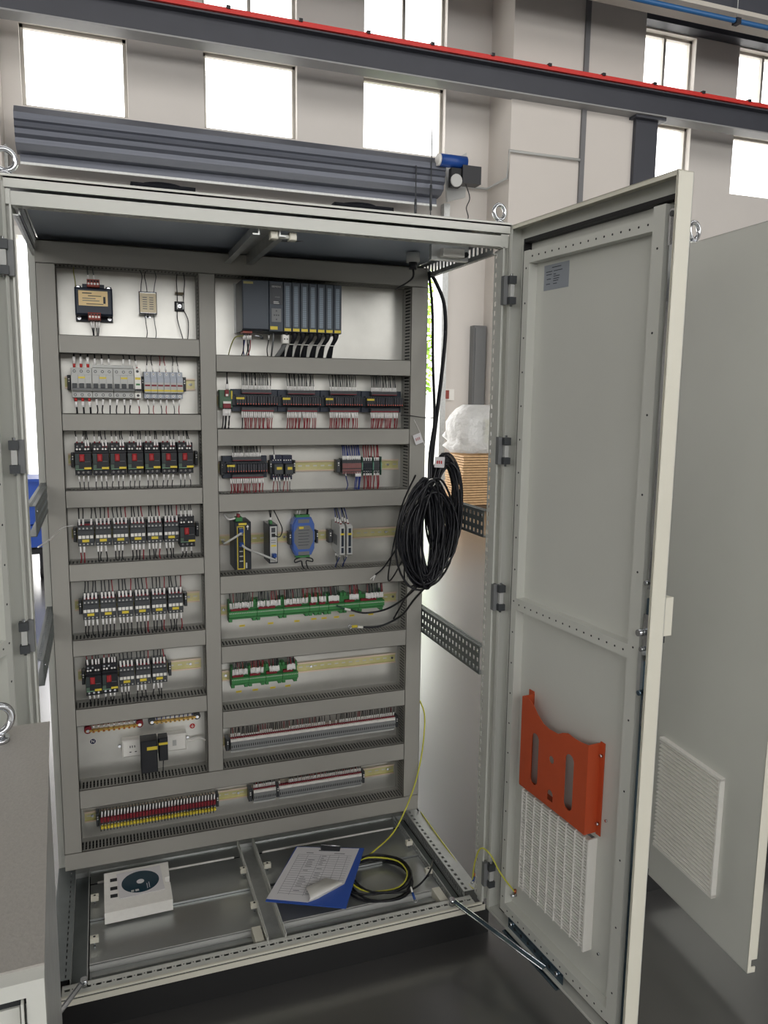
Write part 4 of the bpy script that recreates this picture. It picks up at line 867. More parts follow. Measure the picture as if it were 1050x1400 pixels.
obj('housing', MB().box(-w, w, -0.129, -0.012, -hc, hc, M_plc, 0.0015), t); obj('display', MB().box(-w*0.92, w*0.92, -0.1302, -0.129, hc*0.08, hc*0.88, M_plcd), t)
obj('maker_name', text_mesh('SIEMENS', 0.0075, M_lgrey), t, (0, -0.1308, hc*0.78), (math.pi/2, 0, 0))
obj('display_marks', MB().box(-w*0.4, w*0.3, -0.1306, -0.1302, hc*0.17, hc*0.2, M_lgrey).box(-w*0.4, w*0.4, -0.1306, -0.1302, hc*0.11, hc*0.14, M_lgrey).box(-w*0.2, w*0.5, -0.1306, -0.1302, hc*0.36, hc*0.39, M_mgrey), t)
mb = MB().box(-w*0.68, w*0.68, -0.1302, -0.129, -hc*0.62, -hc*0.08, M_mgrey)
for dx, dz in ((0, 0.17), (0, -0.17), (-0.3, 0), (0.3, 0), (0, 0)): mb.box(w*dx-0.002, w*dx+0.002, -0.1306, -0.1302, hc*(-0.35+dz)-0.002, hc*(-0.35+dz)+0.002, M_dgrey)
obj('keypad', mb, t); obj('name_label', MB().box(-w*0.9, w*0.15, -0.1308, -0.129, -hc*0.93, -hc*0.80, M_yel), t)
xe = q(467.3, 420)[0]; nm = 7; p_ = (xe-xp2)/nm; w = p_/2-0.0003
io = thing('io_module', 'x', 'controller module', (xp2+p_/2, YP, zc), group='input and output modules of the rack')
obj('housing', MB().box(-w, w, -0.127, -0.012, -hc, hc, M_plcd, 0.001), io)
obj('front_door', MB().box(-w*0.95, w*0.95, -0.1295, -0.127, -hc, hc*0.98, M_plc, 0.0008), io)
obj('label_strip', MB().box(-w*0.5, w*0.42, -0.1305, -0.1295, -hc*0.80, hc*0.84, M_plcs), io, label='grey blue label strip')
obj('name_label', MB().box(-w*0.8, w*0.75, -0.1305, -0.1295, -hc*0.97, -hc*0.86, M_yel), io)
mb = MB()
for i in range(20): mb.box(-w*0.5, w*0.42, -0.1307, -0.1305, hc*(0.8-i*0.082), hc*(0.79-i*0.082), M_plc)
obj('label_lines', mb, io)
for i in range(nm):
    xc = xp2+(i+0.5)*p_; lab = ORD[i]+' from left of the seven slim modules in the controller rack'
    if i: dup(io, (xc, YP, zc), lab)
    else: io['label'] = lab
    b = thing('wire_harness', '%s thick black wire harness under the controller rack' % ORD[i], 'wires', (0, 0, 0), group='harnesses under the controller rack')
    sw = random.uniform(-0.006, 0.004)-0.006
    obj('harness', MB().tube(smooth([(xc, YP-0.105, zc-hc+0.005), (xc, YP-0.105, zc-hc-0.014), (xc+sw, YP-0.085, zc-hc-0.038), (xc+sw-0.003, YP-0.06, 1.738-ZI)], 4), [0.010]*3+[0.009, 0.0075, 0.007, 0.0065, 0.006, 0.0065, 0.008, 0.009, 0.0095, 0.0095], M_cable, 8), b)
    obj('cable_tie', MB().ring((xc+sw*0.9, YP-0.09, zc-hc-0.034), 0.008, 0.0012, M_white, 'z', 12, 5), b)
x, z = P(391, 463.5, YP-0.115)
t = thing('white_plug', 'small white plug under the controller rack', 'plug', (x, YP-0.1, z))
obj('shell', MB().box(-0.010, 0.010, -0.015, 0.012, -0.013, 0.013, M_white, 0.002), t); obj('screw', MB().cyl((-0.004, -0.015, 0), (-0.004, -0.0158, 0), 0.002, M_darkshade, 8).cyl((0.004, -0.015, 0), (0.004, -0.0158, 0), 0.002, M_darkshade, 8), t)
tag(obj('grey_cable', MB().tube(smooth([(x, YP-0.1, z-0.012), (x-0.004, YP-0.09, z-0.025), (x-0.022, YP-0.06, 1.738-ZI)]), 0.007, M_mgrey, 8)), 'grey cable hanging from the small white plug', 'cable')
xq, zq = P(358, 461, YP-0.1)
tag(obj('plug_pair', MB().tube([(xq-0.025, YP-0.1, zq+0.004), (xq, YP-0.1, zq+0.002)], 0.003, M_steel, 8).cyl((xq, YP-0.1, zq-0.006), (xq, YP-0.1, zq+0.002), 0.004, M_dgrey, 8)), 'small steel fastening lever under the power supply module', 'lever')
tag(obj('grey_wire', MB().tube(smooth([P3(374, 456, YP-0.1), P3(373, 470, YP-0.09), P3(371, 487, YP-0.04)]), 0.0028, M_mgrey, 6)), 'thin grey cable dropping beside the white plug', 'cable')
tag(obj('earth_wire', MB().tube(smooth([P3(333, 459, YP-0.09), P3(322, 461, YP-0.085), P3(316, 472, YP-0.07), P3(312, 487, YP-0.04)]), 0.0016, M_yg2, 6)), 'olive earth wire curving down left of the controller rack', 'wire')
for i, (a, b, m) in enumerate([(333, 330, M_black), (335, 334, M_bwire), (338, 336, M_black), (341, 341, M_black), (343, 338, M_rwire), (368, 366, M_black)]):
    wire(P3(a, 457, YP-0.09), P3(b, 487, YP-0.04), m, nth(i)+' short marked wire from left under the power supply module', 'wires under the power supply module', r=0.0017, sl=0.014, bow=0.004*(-1)**i)

# ------------------------------------------------------------------ relay boards
def relay_board(pxa, pya, pxb, pyb, z, zu, zd, lab, grp, nslot=4, yb=0.062):
    y = YP-yb; xa = P(pxa, pya, y)[0]; xb = P(pxb, pyb, y)[0]; cx = (xa+xb)/2; w = (xb-xa)/2-0.0006; h = 0.034
    t = thing('relay_board', lab, 'relay board', (cx, YP, z), group=grp)
    obj('tray', MB().box(-w, w, -0.030, -0.006, -h, h, M_navy, 0.001).box(-w, w, -0.045, -0.03, -h*0.45, h*0.38, M_plcd), t)
    for i in range(nslot*4):
        a = -w*0.86+i*w*1.82/(nslot*4); b = a+w*1.82/(nslot*4)-0.0009-(0.0015 if i % 4 == 3 else 0)
        obj('relay', MB().box(a, b, -0.062, -0.045, -h*0.38, h*0.34, mat('relay_charcoal', (48, 50, 58), 0.45), 0.0006), t)
    mb = MB()
    for i in range(nslot*4):
        x = -w*0.86+(i+0.42)*w*1.82/(nslot*4); mb.box(x-0.0012, x+0.0012, -0.0628, -0.0615, -h*0.36, -h*0.25, mat('orange_led_lens', (214, 92, 62), 0.4))
    obj('indicator_row', mb, t)
    mb = MB()
    for i in range(nslot*4): x = -w*0.86+(i+0.42)*w*1.82/(nslot*4); mb.box(x-0.0009, x+0.0009, -0.0455, -0.0448, h*0.42-0.001, h*0.42+0.001, mat('pale_green_mark', (120, 170, 150), 0.5))
    mb.box(-w*0.87, w*0.9, -0.0455, -0.03, h*0.34, h*0.5, M_plcd); obj('mark_row', mb, t)
    obj('terminal_strip', MB().box(-w*0.6, w*0.7, -0.05, -0.03, h*0.58, h*0.95, M_dgrey, 0.001).box(-w*0.58, w*0.68, -0.0512, -0.05, h*0.62, h*0.68, M_dred), t)
    obj('terminal_strip', MB().box(-w*0.62, w*0.78, -0.052, -0.03, -h*0.95, -h*0.62, M_dgrey, 0.001).box(-w*0.62, w*0.78, -0.0532, -0.052, -h*0.97, -h*0.86, M_dred), t)
    obj('name_label', MB().box(-w*0.87, -w*0.52, -0.064, -0.0615, h*0.1, h*0.28, M_yel), t)
    specs = []
    for i in range(17):
        x = cx-w*0.56+i*w*1.22/16; specs.append(((x, YP-0.045, z+h*0.92), (x+random.uniform(-.003, .003), YP-0.03, zu+0.006), M_black if i % 3 else M_gwire, 0.013, random.uniform(-.004, .004)))
    bundle(specs, 'wire_bundle', 'black white-marked wires above the '+lab)
    return cx, w, h, t
brd = []
for k, (a, b, pa, pb) in enumerate([(318.5, 382.3, 547, 548), (382.3, 441.3, 548, 548.5), (441.3, 498, 548.5, 549), (498, 553, 549, 550)]):
    nmn = ORD[k]+' relay board from left in the row of four'
    cx, w, h, t = relay_board(a, pa, b, pb, P((a+b)/2, (pa+pb)/2, YP-0.05)[1], 1.688, 1.520, nmn, 'four relay boards in a row'); zb2 = P((a+b)/2, (pa+pb)/2, YP-0.05)[1]
    for i in range(16):
        x = cx-w*0.58+i*w*1.32/15
        wire((x, YP-0.045, zb2-h*0.96), (x+random.uniform(-.004, .006), YP-0.035, 1.520-ZI), M_rwire if i or k else M_black, '%s wire from left below the %s' % (nth(i), nmn), 'red wires below the four relay boards', r=0.0015, sl=0.019, off=0.001, bow=random.uniform(-.003, .003))
z3 = P(340, 639, YP-0.05)[1]
cx, w, h, t = relay_board(306, 640, 368, 640, z3, 1.468, 1.323, 'single relay board above the ethernet switch', None, 4)
if 'group' in t: del t['group']
for i in range(16):
    x = cx-w*0.68+i*w*1.45/15
    wire((x, YP-0.045, z3-h*0.96), (x+random.uniform(-.004, .004), YP-0.035, 1.323-ZI), M_rwire, '%s red wire from left below the single relay board' % nth(i), 'red wires below the single relay board', r=0.0015, sl=0.016, off=0.001)
endstop(304.5, 640, zR3, 'end clamp left of the single relay board', w=0.006); endstop(370.5, 638, zR3, 'end clamp right of the single relay board', w=0.0045)
# small green board
x0, zt = P(300.5, 533, YP-0.05); x1, zb_ = P(318.5, 558, YP-0.05); cx, cz = (x0+x1)/2, (zt+zb_)/2; w, h = (x1-x0)/2, (zt-zb_)/2
t = thing('converter_board', 'small pale green circuit board left of the relay boards', 'circuit board', (cx, YP, cz))
obj('board', MB().box(-w, w, -0.04, -0.01, -h, h, M_pcb, 0.001), t); obj('top_connector', MB().box(-w*0.2, w*0.4, -0.05, -0.04, h*0.3, h, M_dred, 0.001).box(-w*0.1, w*0.3, -0.051, -0.05, h*0.32, h*0.55, M_white), t)
obj('bottom_connector', MB().box(-w*0.5, w*0.7, -0.05, -0.04, -h, -h*0.5, M_dred, 0.001).box(-w*0.5, w*0.7, -0.051, -0.045, -h*0.5, -h*0.25, M_white), t); obj('yellow_tab', MB().box(w*0.78, w, -0.045, -0.04, 0, h*0.9, M_yel), t)
for i in range(2): wire((cx+0.001+i*0.005, YP-0.045, cz+h), (cx+0.005+i*0.003, YP-0.03, 1.688+ZI), M_black, ('left', 'right')[i]+' black wire above the small green board', 'wires above the small green board', r=0.0016)
for i in range(5): wire((cx-w*0.4+i*w*0.26, YP-0.045, cz-h), (cx-w*0.7+i*w*0.3, YP-0.035, 1.520-ZI), M_black, nth(i)+' marked black wire from left below the small green board', 'wires below the small green board', r=0.0018, sl=0.02)
# pair of plug-in relays
for k, (a, b) in enumerate(((372.5, 387.5), (387.8, 401))):
    x0, zt = P(a, 623, YP-0.05); x1, zb_ = P(b, 656, YP-0.05); cx, cz = (x0+x1)/2, (zt+zb_)/2; w, h = (x1-x0)/2, (zt-zb_)/2
    t = thing('plug_in_relay', ['left', 'right'][k]+' of two small dark plug-in relays with yellow labels', 'relay', (cx, YP, cz), group='pair of plug-in relays')
    obj('socket', MB().box(-w, w, -0.035, -0.006, -h, h, mat('deep_navy_socket', (30, 36, 62), 0.45), 0.001), t); obj('relay_case', MB().box(-w*0.85, w*0.85, -0.065, -0.035, -h*0.52, h*0.35, M_dgrey, 0.002), t)
    obj('name_label', MB().box(-w*0.4, w*0.55, -0.066, -0.065, -h*0.12, h*0.1, M_yel), t)
    for i in range(4):
        for z in (h*0.6, -h*0.62): obj('screw', MB().cyl((-w*0.7+i*w*0.46, -0.035, z), (-w*0.7+i*w*0.46, -0.0362, z), 0.0018, M_white, 8), t)
    for i in range(3): wire((cx-w*0.6+i*w*0.5, YP-0.035, cz-h*0.75), (cx-w*0.8+i*w*0.8, YP-0.035, 1.323-ZI), (M_rwire, M_rwire, M_gwire)[i], nth(i)+' thin wire below the %s plug-in relay' % ('left', 'right')[k], 'wires below the plug-in relays', r=0.0013, sl=0.012)
wire(P3(375, 629, YP-0.045), P3(373.5, 606, YP-0.03), M_black, 'single black wire above the left plug-in relay', None, r=0.0014, sl=0.014)
endstop(402.8, 638, zR3, 'end clamp right of the two plug-in relays', w=0.003)
# red/blue terminals
yT = YP-0.045
def colour_term(pxa, pxb, py, n, m, lab, grp, z=None):
    xa = P(pxa, py, yT)[0]; xb = P(pxb, py, yT)[0]; p = (xb-xa)/n
    me = MB().box(-p*0.46, p*0.46, -0.046, -0.004, -0.027, 0.024, M_dgrey, 0.0005).box(-p*0.46, p*0.46, -0.05, -0.046, -0.006, 0.010, m).box(-p*0.46, p*0.46, -0.049, -0.046, -0.016, -0.009, m).box(-p*0.3, p*0.3, -0.048, -0.046, -0.024, -0.018, m).mesh('terminal')
    out = []
    for i in range(n): tag(obj('feed_terminal', me, None, (xa+(i+0.5)*p, YP, z or zR3)), nth(i)+' from left: '+lab, 'terminal', grp); out.append(xa+(i+0.5)*p)
    return out
tb = colour_term(468, 493.5, 637, 10, M_pink, 'dusty red rail terminal under the blue wires', 'terminals under the blue wires')
t2 = colour_term(496, 508.5, 637, 4, M_plcd, 'dark rail terminal in the left red wire block', 'terminals of the left red wire block')
t3 = colour_term(510.8, 518.5, 637, 3, M_dgrey, 'dark rail terminal in the right red wire block', 'terminals of the right red wire block')
for i, x in enumerate(tb):
    wire((x, YP-0.044, zR3+0.018), (x-0.004+i*0.0003, YP-0.03, 1.468+ZI), M_bwire, nth(i)+' blue wire from left above the dusty red terminals', 'blue wires above the terminals', r=0.0019, sl=0.013)
    if i == 1: wire((x, YP-0.044, zR3-0.016), (x+0.004, YP-0.035, 1.323-ZI), M_bwire, 'lone dark blue wire below the dusty red terminals', None, r=0.0016, sl=0.012, bow=0.008)
    if i > 6: 
        for e in (0, 1): wire((x+e*0.0025, YP-0.044, zR3-0.016), (x+e*0.003-0.002, YP-0.035, 1.323-ZI), M_bwire, nth((i-7)*2+e)+' of the blue wires below the dusty red terminals', 'blue wires below the terminals', r=0.0016, sl=0.015)
for xs_, nm_ in ((t2, 'left'), (t3, 'right')):
    for i, x in enumerate(xs_):
        wire((x, YP-0.044, zR3+0.014), (x+random.uniform(-.001, .005), YP-0.03, 1.468+ZI), M_rwire, nth(i)+' red wire from left above the %s dark terminal block' % nm_, 'red wires above the %s block' % nm_, r=0.0019, sl=0.010)
        wire((x, YP-0.044, zR3-0.014), (x+random.uniform(.0, .007), YP-0.035, 1.323-ZI), M_rwire, nth(i)+' red wire from left below the %s dark terminal block' % nm_, 'red wires below the %s block' % nm_, r=0.0019, sl=0.014)
endstop(463, 637, zR3, 'end clamp left of the dusty red terminals', w=0.007)
for k, px in enumerate((494.7, 509.6, 520.5)):
    x = P(px, 637, yT)[0]
    tag(obj('end_plate', MB().box(x-0.0012, x+0.0012, YP-0.05, YP-0.004, zR3-0.03, zR3+0.03, M_dgreen).box(x-0.0014, x+0.0014, YP-0.052, YP-0.048, zR3-0.012, zR3+0.012, mat('pale_green_mark', (120, 170, 150), 0.5))), 'thin green end plate, %s of three in the coloured terminal row' % ORD[k], 'end plate')

# ------------------------------------------------------------------ network devices (boxes standing far out from the rail)
def netbox(pxa, pyt, pxb, pyb, y, lab, name, front, cat):
    xa, zt = P(pxa, pyt, y); xb, zb = P(pxb, pyb, y); w, h = (xb-xa)/2, (zt-zb)/2
    t = thing(name, lab, cat, ((xa+xb)/2, YP, (zt+zb)/2)); return t, w, h, y-YP
t, w, h, d = netbox(320.5, 714.5, 344, 778.5, YP-0.105, 'tall black ethernet switch with yellow port frame', 'ethernet_switch', None, 'switch')
obj('case', MB().box(-w, w, d, -0.008, -h, h, M_plcd, 0.003), t)
obj('port_frame', MB().box(-w*0.72, -w*0.62, d-0.0012, d, -h*0.94, h*0.82, M_yel).box(w*0.06, w*0.2, d-0.0012, d, -h*0.94, h*0.82, M_yel).box(-w*0.72, w*0.2, d-0.0012, d, -h*0.97, -h*0.93, M_yel).box(-w*0.72, w*0.2, d-0.0012, d, h*0.8, h*0.84, M_yel), t, label='yellow frame lines')
for i in range(6):
    z = h*(0.66-i*0.26) if i < 2 else h*(0.02-(i-1)*0.205+0.1)
    obj('port', MB().box(-w*0.45, -w*0.02, d-0.0015, d+0.004, z-h*0.06, z+h*0.06, M_darkshade).box(-w*0.45, -w*0.02, d-0.002, d, z+h*0.06, z+h*0.095, M_lgrey), t)
obj('name_label', MB().box(-w*0.5, w*0.45, d-0.001, d, h*0.88, h*0.97, M_yel), t); obj('logo_mark', MB().box(w*0.45, w*0.7, d-0.001, d, h*0.78, h*0.84, M_white).box(w*0.55, w*0.62, d-0.001, d, h*0.68, h*0.88, M_white)   , t, kind='stuff'); obj('side_print', MB().box(w*0.3, w*0.48, d-0.001, d, -h*0.93, -h*0.7, M_lgrey), t)
obj('top_connector', MB().box(-w*0.7, w*0.1, d+0.02, d+0.05, h, h+0.012, M_green, 0.001).box(-w*0.5, -w*0.2, d+0.02, d+0.04, h+0.012, h+0.022, M_dred), t)
sx, sz = t.location.x, t.location.z; sw_, sh, sd = w, h, YP+d
t, w, h, d = netbox(367.8, 718, 380, 770, YP-0.095, 'slim black and silver converter right of the ethernet switch', 'media_converter', None, 'converter')
obj('case', MB().box(-w, w, d, -0.008, -h, h, M_plcd, 0.002), t); obj('front_strip', MB().box(-w*0.8, w*0.8, d-0.0012, d, -h*0.93, h*0.93, M_lgrey), t, label='silver front strip')
obj('power_switch', MB().box(-w*0.5, w*0.4, d-0.003, d, h*0.62, h*0.86, M_dgrey, 0.0006), t); obj('port', MB().box(-w*0.45, w*0.4, d-0.002, d, h*0.38, h*0.56, M_darkshade), t); obj('port', MB().box(-w*0.45, w*0.4, d-0.002, d, -h*0.82, -h*0.62, M_darkshade), t)
obj('name_label', MB().box(-w*0.6, w*0.6, d-0.0018, d-0.0012, -h*0.12, -h*0.03, M_yel).box(-w*0.6, w*0.5, d-0.0016, d-0.0012, h*0.08, h*0.11, M_ink).box(-w*0.6, w*0.5, d-0.0016, d-0.0012, h*0.2, h*0.23, M_ink), t)
obj('top_connector', MB().box(-w*0.5, w*0.1, d+0.02, d+0.045, h, h+0.010, M_green, 0.001), t)
mx, mz, mh, md = t.location.x, t.location.z, h, YP+d
# patch cables
def plug(x, y, z, lab): 
    t = thing('network_plug', lab, 'plug', (x, y, z)); obj('shell', MB().box(-0.006, 0.006, -0.016, 0.002, -0.0055, 0.0055, M_blued, 0.001), t); obj('boot', MB().box(-0.004, 0.004, -0.022, -0.016, -0.004, 0.004, M_blued), t)
zA, zB = sz+sh*0.66, sz+sh*0.10; xA = sx-sw_*0.24; zC = mz-mh*0.55
plug(xA, sd-0.001, zA, 'blue network plug in the top port of the ethernet switch'); plug(xA, sd-0.001, zB, 'blue network plug in the second port of the ethernet switch'); plug(mx, md-0.003, zC, 'blue network plug at the bottom of the slim converter')
tag(obj('patch_cable', MB().tube(smooth([(xA, sd-0.02, zA-0.003), (xA-0.02, sd-0.02, zA-0.016), (xA-0.05, sd+0.0, zA-0.038), P3(308, 742.5, YP-0.04), P3(304, 740, YP-0.02)]), 0.0033, M_lgrey, 8)), 'grey patch cable running left from the ethernet switch', 'cable')
tag(obj('patch_cable', MB().tube(smooth([(xA, sd-0.02, zB), (xA+0.012, sd-0.03, zB-0.010), ((xA+mx)/2, sd-0.005, (zB+zC)/2-0.010), (mx, md-0.022, zC-0.012), (mx+0.002, md-0.012, zC-0.016)]), 0.0033, M_lgrey, 8)), 'grey patch cable between ethernet switch and slim converter', 'cable')
tag(obj('fibre_cable', MB().tube(smooth([(mx+0.004, md-0.004, mz+mh*0.46), (mx+0.018, md-0.012, mz+mh*0.42), (mx+0.030, md+0.01, mz+mh*0.75), (mx+0.027, YP-0.04, mz+mh*1.15), (mx+0.010, YP-0.03, 1.268+0.004)]), 0.0017, M_black, 6)), 'thin black cable looping over the slim converter', 'cable')
for i, (a, b, c, d_) in enumerate([(sx-sw_*0.2, sd+0.03, sz+sh+0.02, 1.268+ZI), (mx-0.002, md+0.03, mz+mh+0.008, 1.268+ZI), (mx-0.001, md+0.035, mz+mh+0.008, 1.268+ZI)]):
    wire((a, b, c), (a+0.002, YP-0.03, d_), M_black, ['wire above the ethernet switch', 'left wire above the slim converter', 'right wire above the slim converter'][i], None, r=0.0017, sl=0.008)
tag(obj('red_white_wire', MB().tube(smooth([(sx-sw_*0.5, sd+0.03, sz+sh+0.01), (sx-sw_-0.012, sd+0.03, sz+sh+0.006), P3(306, 704, YP-0.04)]), 0.0028, M_sleeve, 6)), 'white-sleeved wire at the top left of the ethernet switch', 'wire')
# blue converter
x0, zt = P(400, 708, YP-0.045); x1, zb_ = P(430.5, 760, YP-0.045); cx, cz = (x0+x1)/2, (zt+zb_)/2; w, h = (x1-x0)/2, (zt-zb_)/2
t = thing('signal_converter', 'blue octagonal signal converter with grey print panel', 'converter', (cx, YP, cz))
oc = [(-w, -h*0.62), (-w*0.72, -h*0.95), (w*0.72, -h*0.95), (w, -h*0.62), (w, h*0.62), (w*0.72, h*0.98), (-w*0.72, h*0.98), (-w, h*0.62)]
obj('case', MB().prism(oc, -0.038, -0.008, M_blue).prism([(a*0.93, b*0.93) for a, b in oc], -0.045, -0.038, M_blue), t)
obj('print_panel', MB().prism([(-w*0.86, -h*0.25), (-w*0.5, -h*0.62), (w*0.5, -h*0.62), (w*0.84, -h*0.25), (w*0.84, h*0.25), (w*0.5, h*0.58), (-w*0.5, h*0.58), (-w*0.86, h*0.25)], -0.0457, -0.045, M_mgrey), t)
mb = MB()
for i in range(6): mb.box(-w*0.5, w*(0.5-0.1*(i % 2)), -0.046, -0.0457, h*(0.36-i*0.15), h*(0.33-i*0.15), M_dgrey)
mb.box(-w*0.5, w*0.5, -0.0457, -0.045, h*0.72, h*0.9, M_mgrey).box(-w*0.5, w*0.5, -0.0457, -0.045, -h*0.92, -h*0.74, M_mgrey); obj('printed_lines', mb, t)
obj('name_label', MB().box(-w*0.42, -w*0.02, -0.0463, -0.0457, h*0.42, h*0.53, M_yel), t)
for s_ in (-1, 1): obj('terminal_strip', MB().box(-w*0.62, w*0.62, -0.034, -0.012, s_*h*0.97, s_*h*1.1, M_green, 0.001), t); obj('latch', MB().box(s_*w*1.0, s_*w*1.14, -0.03, -0.006, -h*0.22, h*0.22, M_mgrey), t)
for i, (dx, m, r) in enumerate(((-0.45, M_gwire, .0014), (-0.3, M_gwire, .0014), (0.45, M_black, .0036))): wire((cx+w*dx, YP-0.025, cz+h*1.08), (cx+w*dx*0.9, YP-0.03, 1.268+ZI), m, ['left thin wire above the blue converter', 'second thin wire above the blue converter', 'thick black cable above the blue converter'][i], None, sleeve=i < 2, r=r, sl=0.016)
for s_ in (-1, 1):
    tag(obj('looped_wire', MB().tube(smooth([(cx+s_*w*0.2, YP-0.03, cz-h*1.08), (cx+s_*w*0.75, YP-0.04, cz-h*1.14), (cx+s_*w*0.78, YP-0.045, cz-h*1.28), (cx+s_*w*0.25, YP-0.045, cz-h*1.22), (cx+s_*w*0.2+0.003, YP-0.04, cz-h*1.45), (cx+s_*w*0.2+0.012, YP-0.035, 1.069-ZI)]), 0.0021, M_black, 6)), 'black looped wire at the %s below the blue converter' % ('right' if s_ > 0 else 'left'), 'wire')
endstop(397, 734, zR4, 'end clamp left of the blue converter'); endstop(434, 732, zR4, 'end clamp right of the blue converter', w=0.003)
# isolators
for k, (a, b) in enumerate(((464.8, 471.5), (474.5, 481.5))):
    t, w, h, d = netbox(a, 717.5-k*0.3, b, 760.5-k*0.5, YP-0.1, ['left', 'right'][k]+' of two slim grey signal isolators', 'signal_isolator', None, 'isolator'); t['group'] = 'pair of signal isolators'
    obj('case', MB().hull([(-w, y_, z_) for y_, z_ in ((d, -h*0.9), (d, h*0.85), (d+0.012, h), (-0.006, h*1.05), (-0.006, -h*0.8), (d+0.012, -h))], [(w, y_, z_) for y_, z_ in ((d, -h*0.9), (d, h*0.85), (d+0.012, h), (-0.006, h*1.05), (-0.006, -h*0.8), (d+0.012, -h))], M_lgrey), t)
    obj('front_window', MB().box(-w*0.45, w*0.5, d-0.001, d, h*0.46, h*0.76, M_navy).box(-w*0.45, w*0.5, d-0.001, d, -h*0.38, h*0.34, M_navy).box(-w*0.45, w*0.5, d-0.001, d, -h*0.8, -h*0.46, M_navy), t)
    obj('name_label', MB().box(-w*0.7, w*0.7, d-0.0014, d, h*0.34, h*0.46, M_yel), t); obj('vent_marks', MB().box(-w-0.0003, -w, -0.07, -0.03, -h*0.4, h*0.25, M_mgrey), t)
    for i in range(3):
        x = t.location.x-0.002-0.003*i; zz = t.location.z
        wire((x, YP-0.09+0.02*i, zz+h*1.0), (x-0.003, YP-0.03, 1.268+ZI), M_black if i % 2 else M_bwire, nth(i)+' wire above the %s slim signal isolator' % ('left', 'right')[k], 'wires above the isolators', r=0.0017, sl=0.014, ferr=M_dred)
    for i in range(3):
        x = t.location.x-0.002-0.002*i
        wire((x, YP-0.085+0.02*i, zz-h*0.93), (x-0.002+0.002*i, YP-0.035, 1.069-ZI), M_gwire if i else M_bwire, nth(i)+' wire below the %s slim signal isolator' % ('left', 'right')[k], 'wires below the isolators', r=0.0016, sl=0.008, bow=0.004*(i-1))
endstop(452, 733, zR4, 'end clamp left of the slim signal isolators', w=0.007)

# ------------------------------------------------------------------ black cable coils and cables at the right
yK = 0.40
def loops(name, lab, cpx, cpy, rx, rz, n_, tilt, y0, cat='cable coil', narrow=0.55, r=0.0032, amin=0.2):
    t = thing(name, lab, cat, (0, 0, 0))
    for i in range(n_):
        cx, cz = P(cpx+random.uniform(-3, 3), cpy+random.uniform(-5, 5), y0)
        a_, b_ = rx*random.uniform(amin, 1.02), rz*random.uniform(0.78, 1.03); yy = y0+random.uniform(-0.022, 0.022); sk = tilt+random.uniform(-0.14, 0.14)
        pts = []
        for j in range(30):
            w = 2*math.pi*j/30; s_, c_ = math.sin(w), math.cos(w)
            k = a_*(1-narrow*max(0, s_)**3*0.5-0.12*max(0, -s_)**3)
            x = k*c_; z = b_*s_; pts.append((cx+x*math.cos(sk)-z*math.sin(sk), yy+0.010*math.sin(w*2+i), cz+x*math.sin(sk)+z*math.cos(sk)))
        obj('cable_loop', MB().tube(pts, r, M_cable, 6, closed=True), t)
    return t
loops('cable_coil', 'front hank of looped black cables hanging at right of plate', 584, 730, 0.086, 0.156, 42, -0.04, 0.165)
loops('cable_coil', 'rear hank of looped black cables behind the front hank', 607, 692, 0.052, 0.154, 22, 0.0, 0.20, narrow=0.2, amin=0.72)
def cable(pts, lab, r=0.0033, m=M_cable, name='black_cable', cat='cable', k=6): return tag(obj(name, MB().tube(smooth(pts, k), r, m, 8)), lab, cat)
cable([P3(587, 372, 0.46), P3(596, 386, 0.45), P3(607, 415, 0.43), P3(609, 455, 0.40), P3(604, 510, 0.34), P3(598, 560, 0.27), P3(592, 610, 0.21), P3(589, 650, 0.19)], 'thick black cable bowing right from the cabinet top', 0.0062)
cable([P3(586, 372, 0.45), P3(591, 420, 0.42), P3(592, 500, 0.34), P3(594, 570, 0.25), P3(590, 630, 0.19), P3(589, 680, 0.17)], 'straighter black cable hanging from the cabinet top', 0.0045)
cable([P3(609, 452, 0.402), P3(605, 500, 0.345), P3(598, 560, 0.27), P3(588, 620, 0.19), P3(587, 690, 0.165), P3(592, 740, 0.155)], 'black cable joining the trunk above the hank', 0.005)
cable([P3(580, 700, 0.16), P3(560, 715, 0.22), P3(545, 745, 0.36), P3(525, 775, 0.455), P3(513, 786, 0.46)], 'black cable ending in two white wires at left of hank', 0.0028)
cable([P3(568, 650, 0.20), P3(550, 690, 0.32), P3(540, 735, 0.43), P3(531, 785, 0.455), P3(534, 793, 0.455), P3(548, 770, 0.35), P3(572, 720, 0.17)], 'black cable making a narrow drooping bend left of hank', 0.0026)
cable([P3(553, 700, 0.20), P3(553, 760, 0.24), P3(554, 795, 0.26), P3(566, 800, 0.23), P3(590, 770, 0.17)], 'black cable hanging lowest inside the left bend', 0.0026)
cable([P3(600, 740, 0.155), P3(582, 785, 0.18), P3(560, 812, 0.30), P3(530, 832, 0.43), P3(500, 838, 0.47), P3(479, 834, 0.49)], 'upper black cable reaching to the green strip', 0.0034)
cable([P3(606, 745, 0.17), P3(588, 792, 0.20), P3(566, 820, 0.31), P3(548, 842, 0.42), P3(520, 856, 0.46), P3(496, 857.5, 0.465)], 'lower black cable ending in a yellow lug', 0.0034)
cable([P3(578, 790, 0.20), P3(556, 815, 0.38), P3(546, 832, 0.47), P3(538, 846, 0.50)], 'short black cable stub between upper and lower cable', 0.0028)
cable([P3(604, 745, 0.19), P3(610, 762, 0.19), P3(620, 752, 0.19), P3(626, 700, 0.19), P3(622, 660, 0.19)], 'loose black cable at the right edge of the rear hank', 0.0028)
tag(obj('cable_end', MB().cyl(P3(479, 834, 0.489), P3(471, 832.5, 0.488), 0.0042, M_white, 8)), 'white sleeve on the upper cable end', 'sleeve')
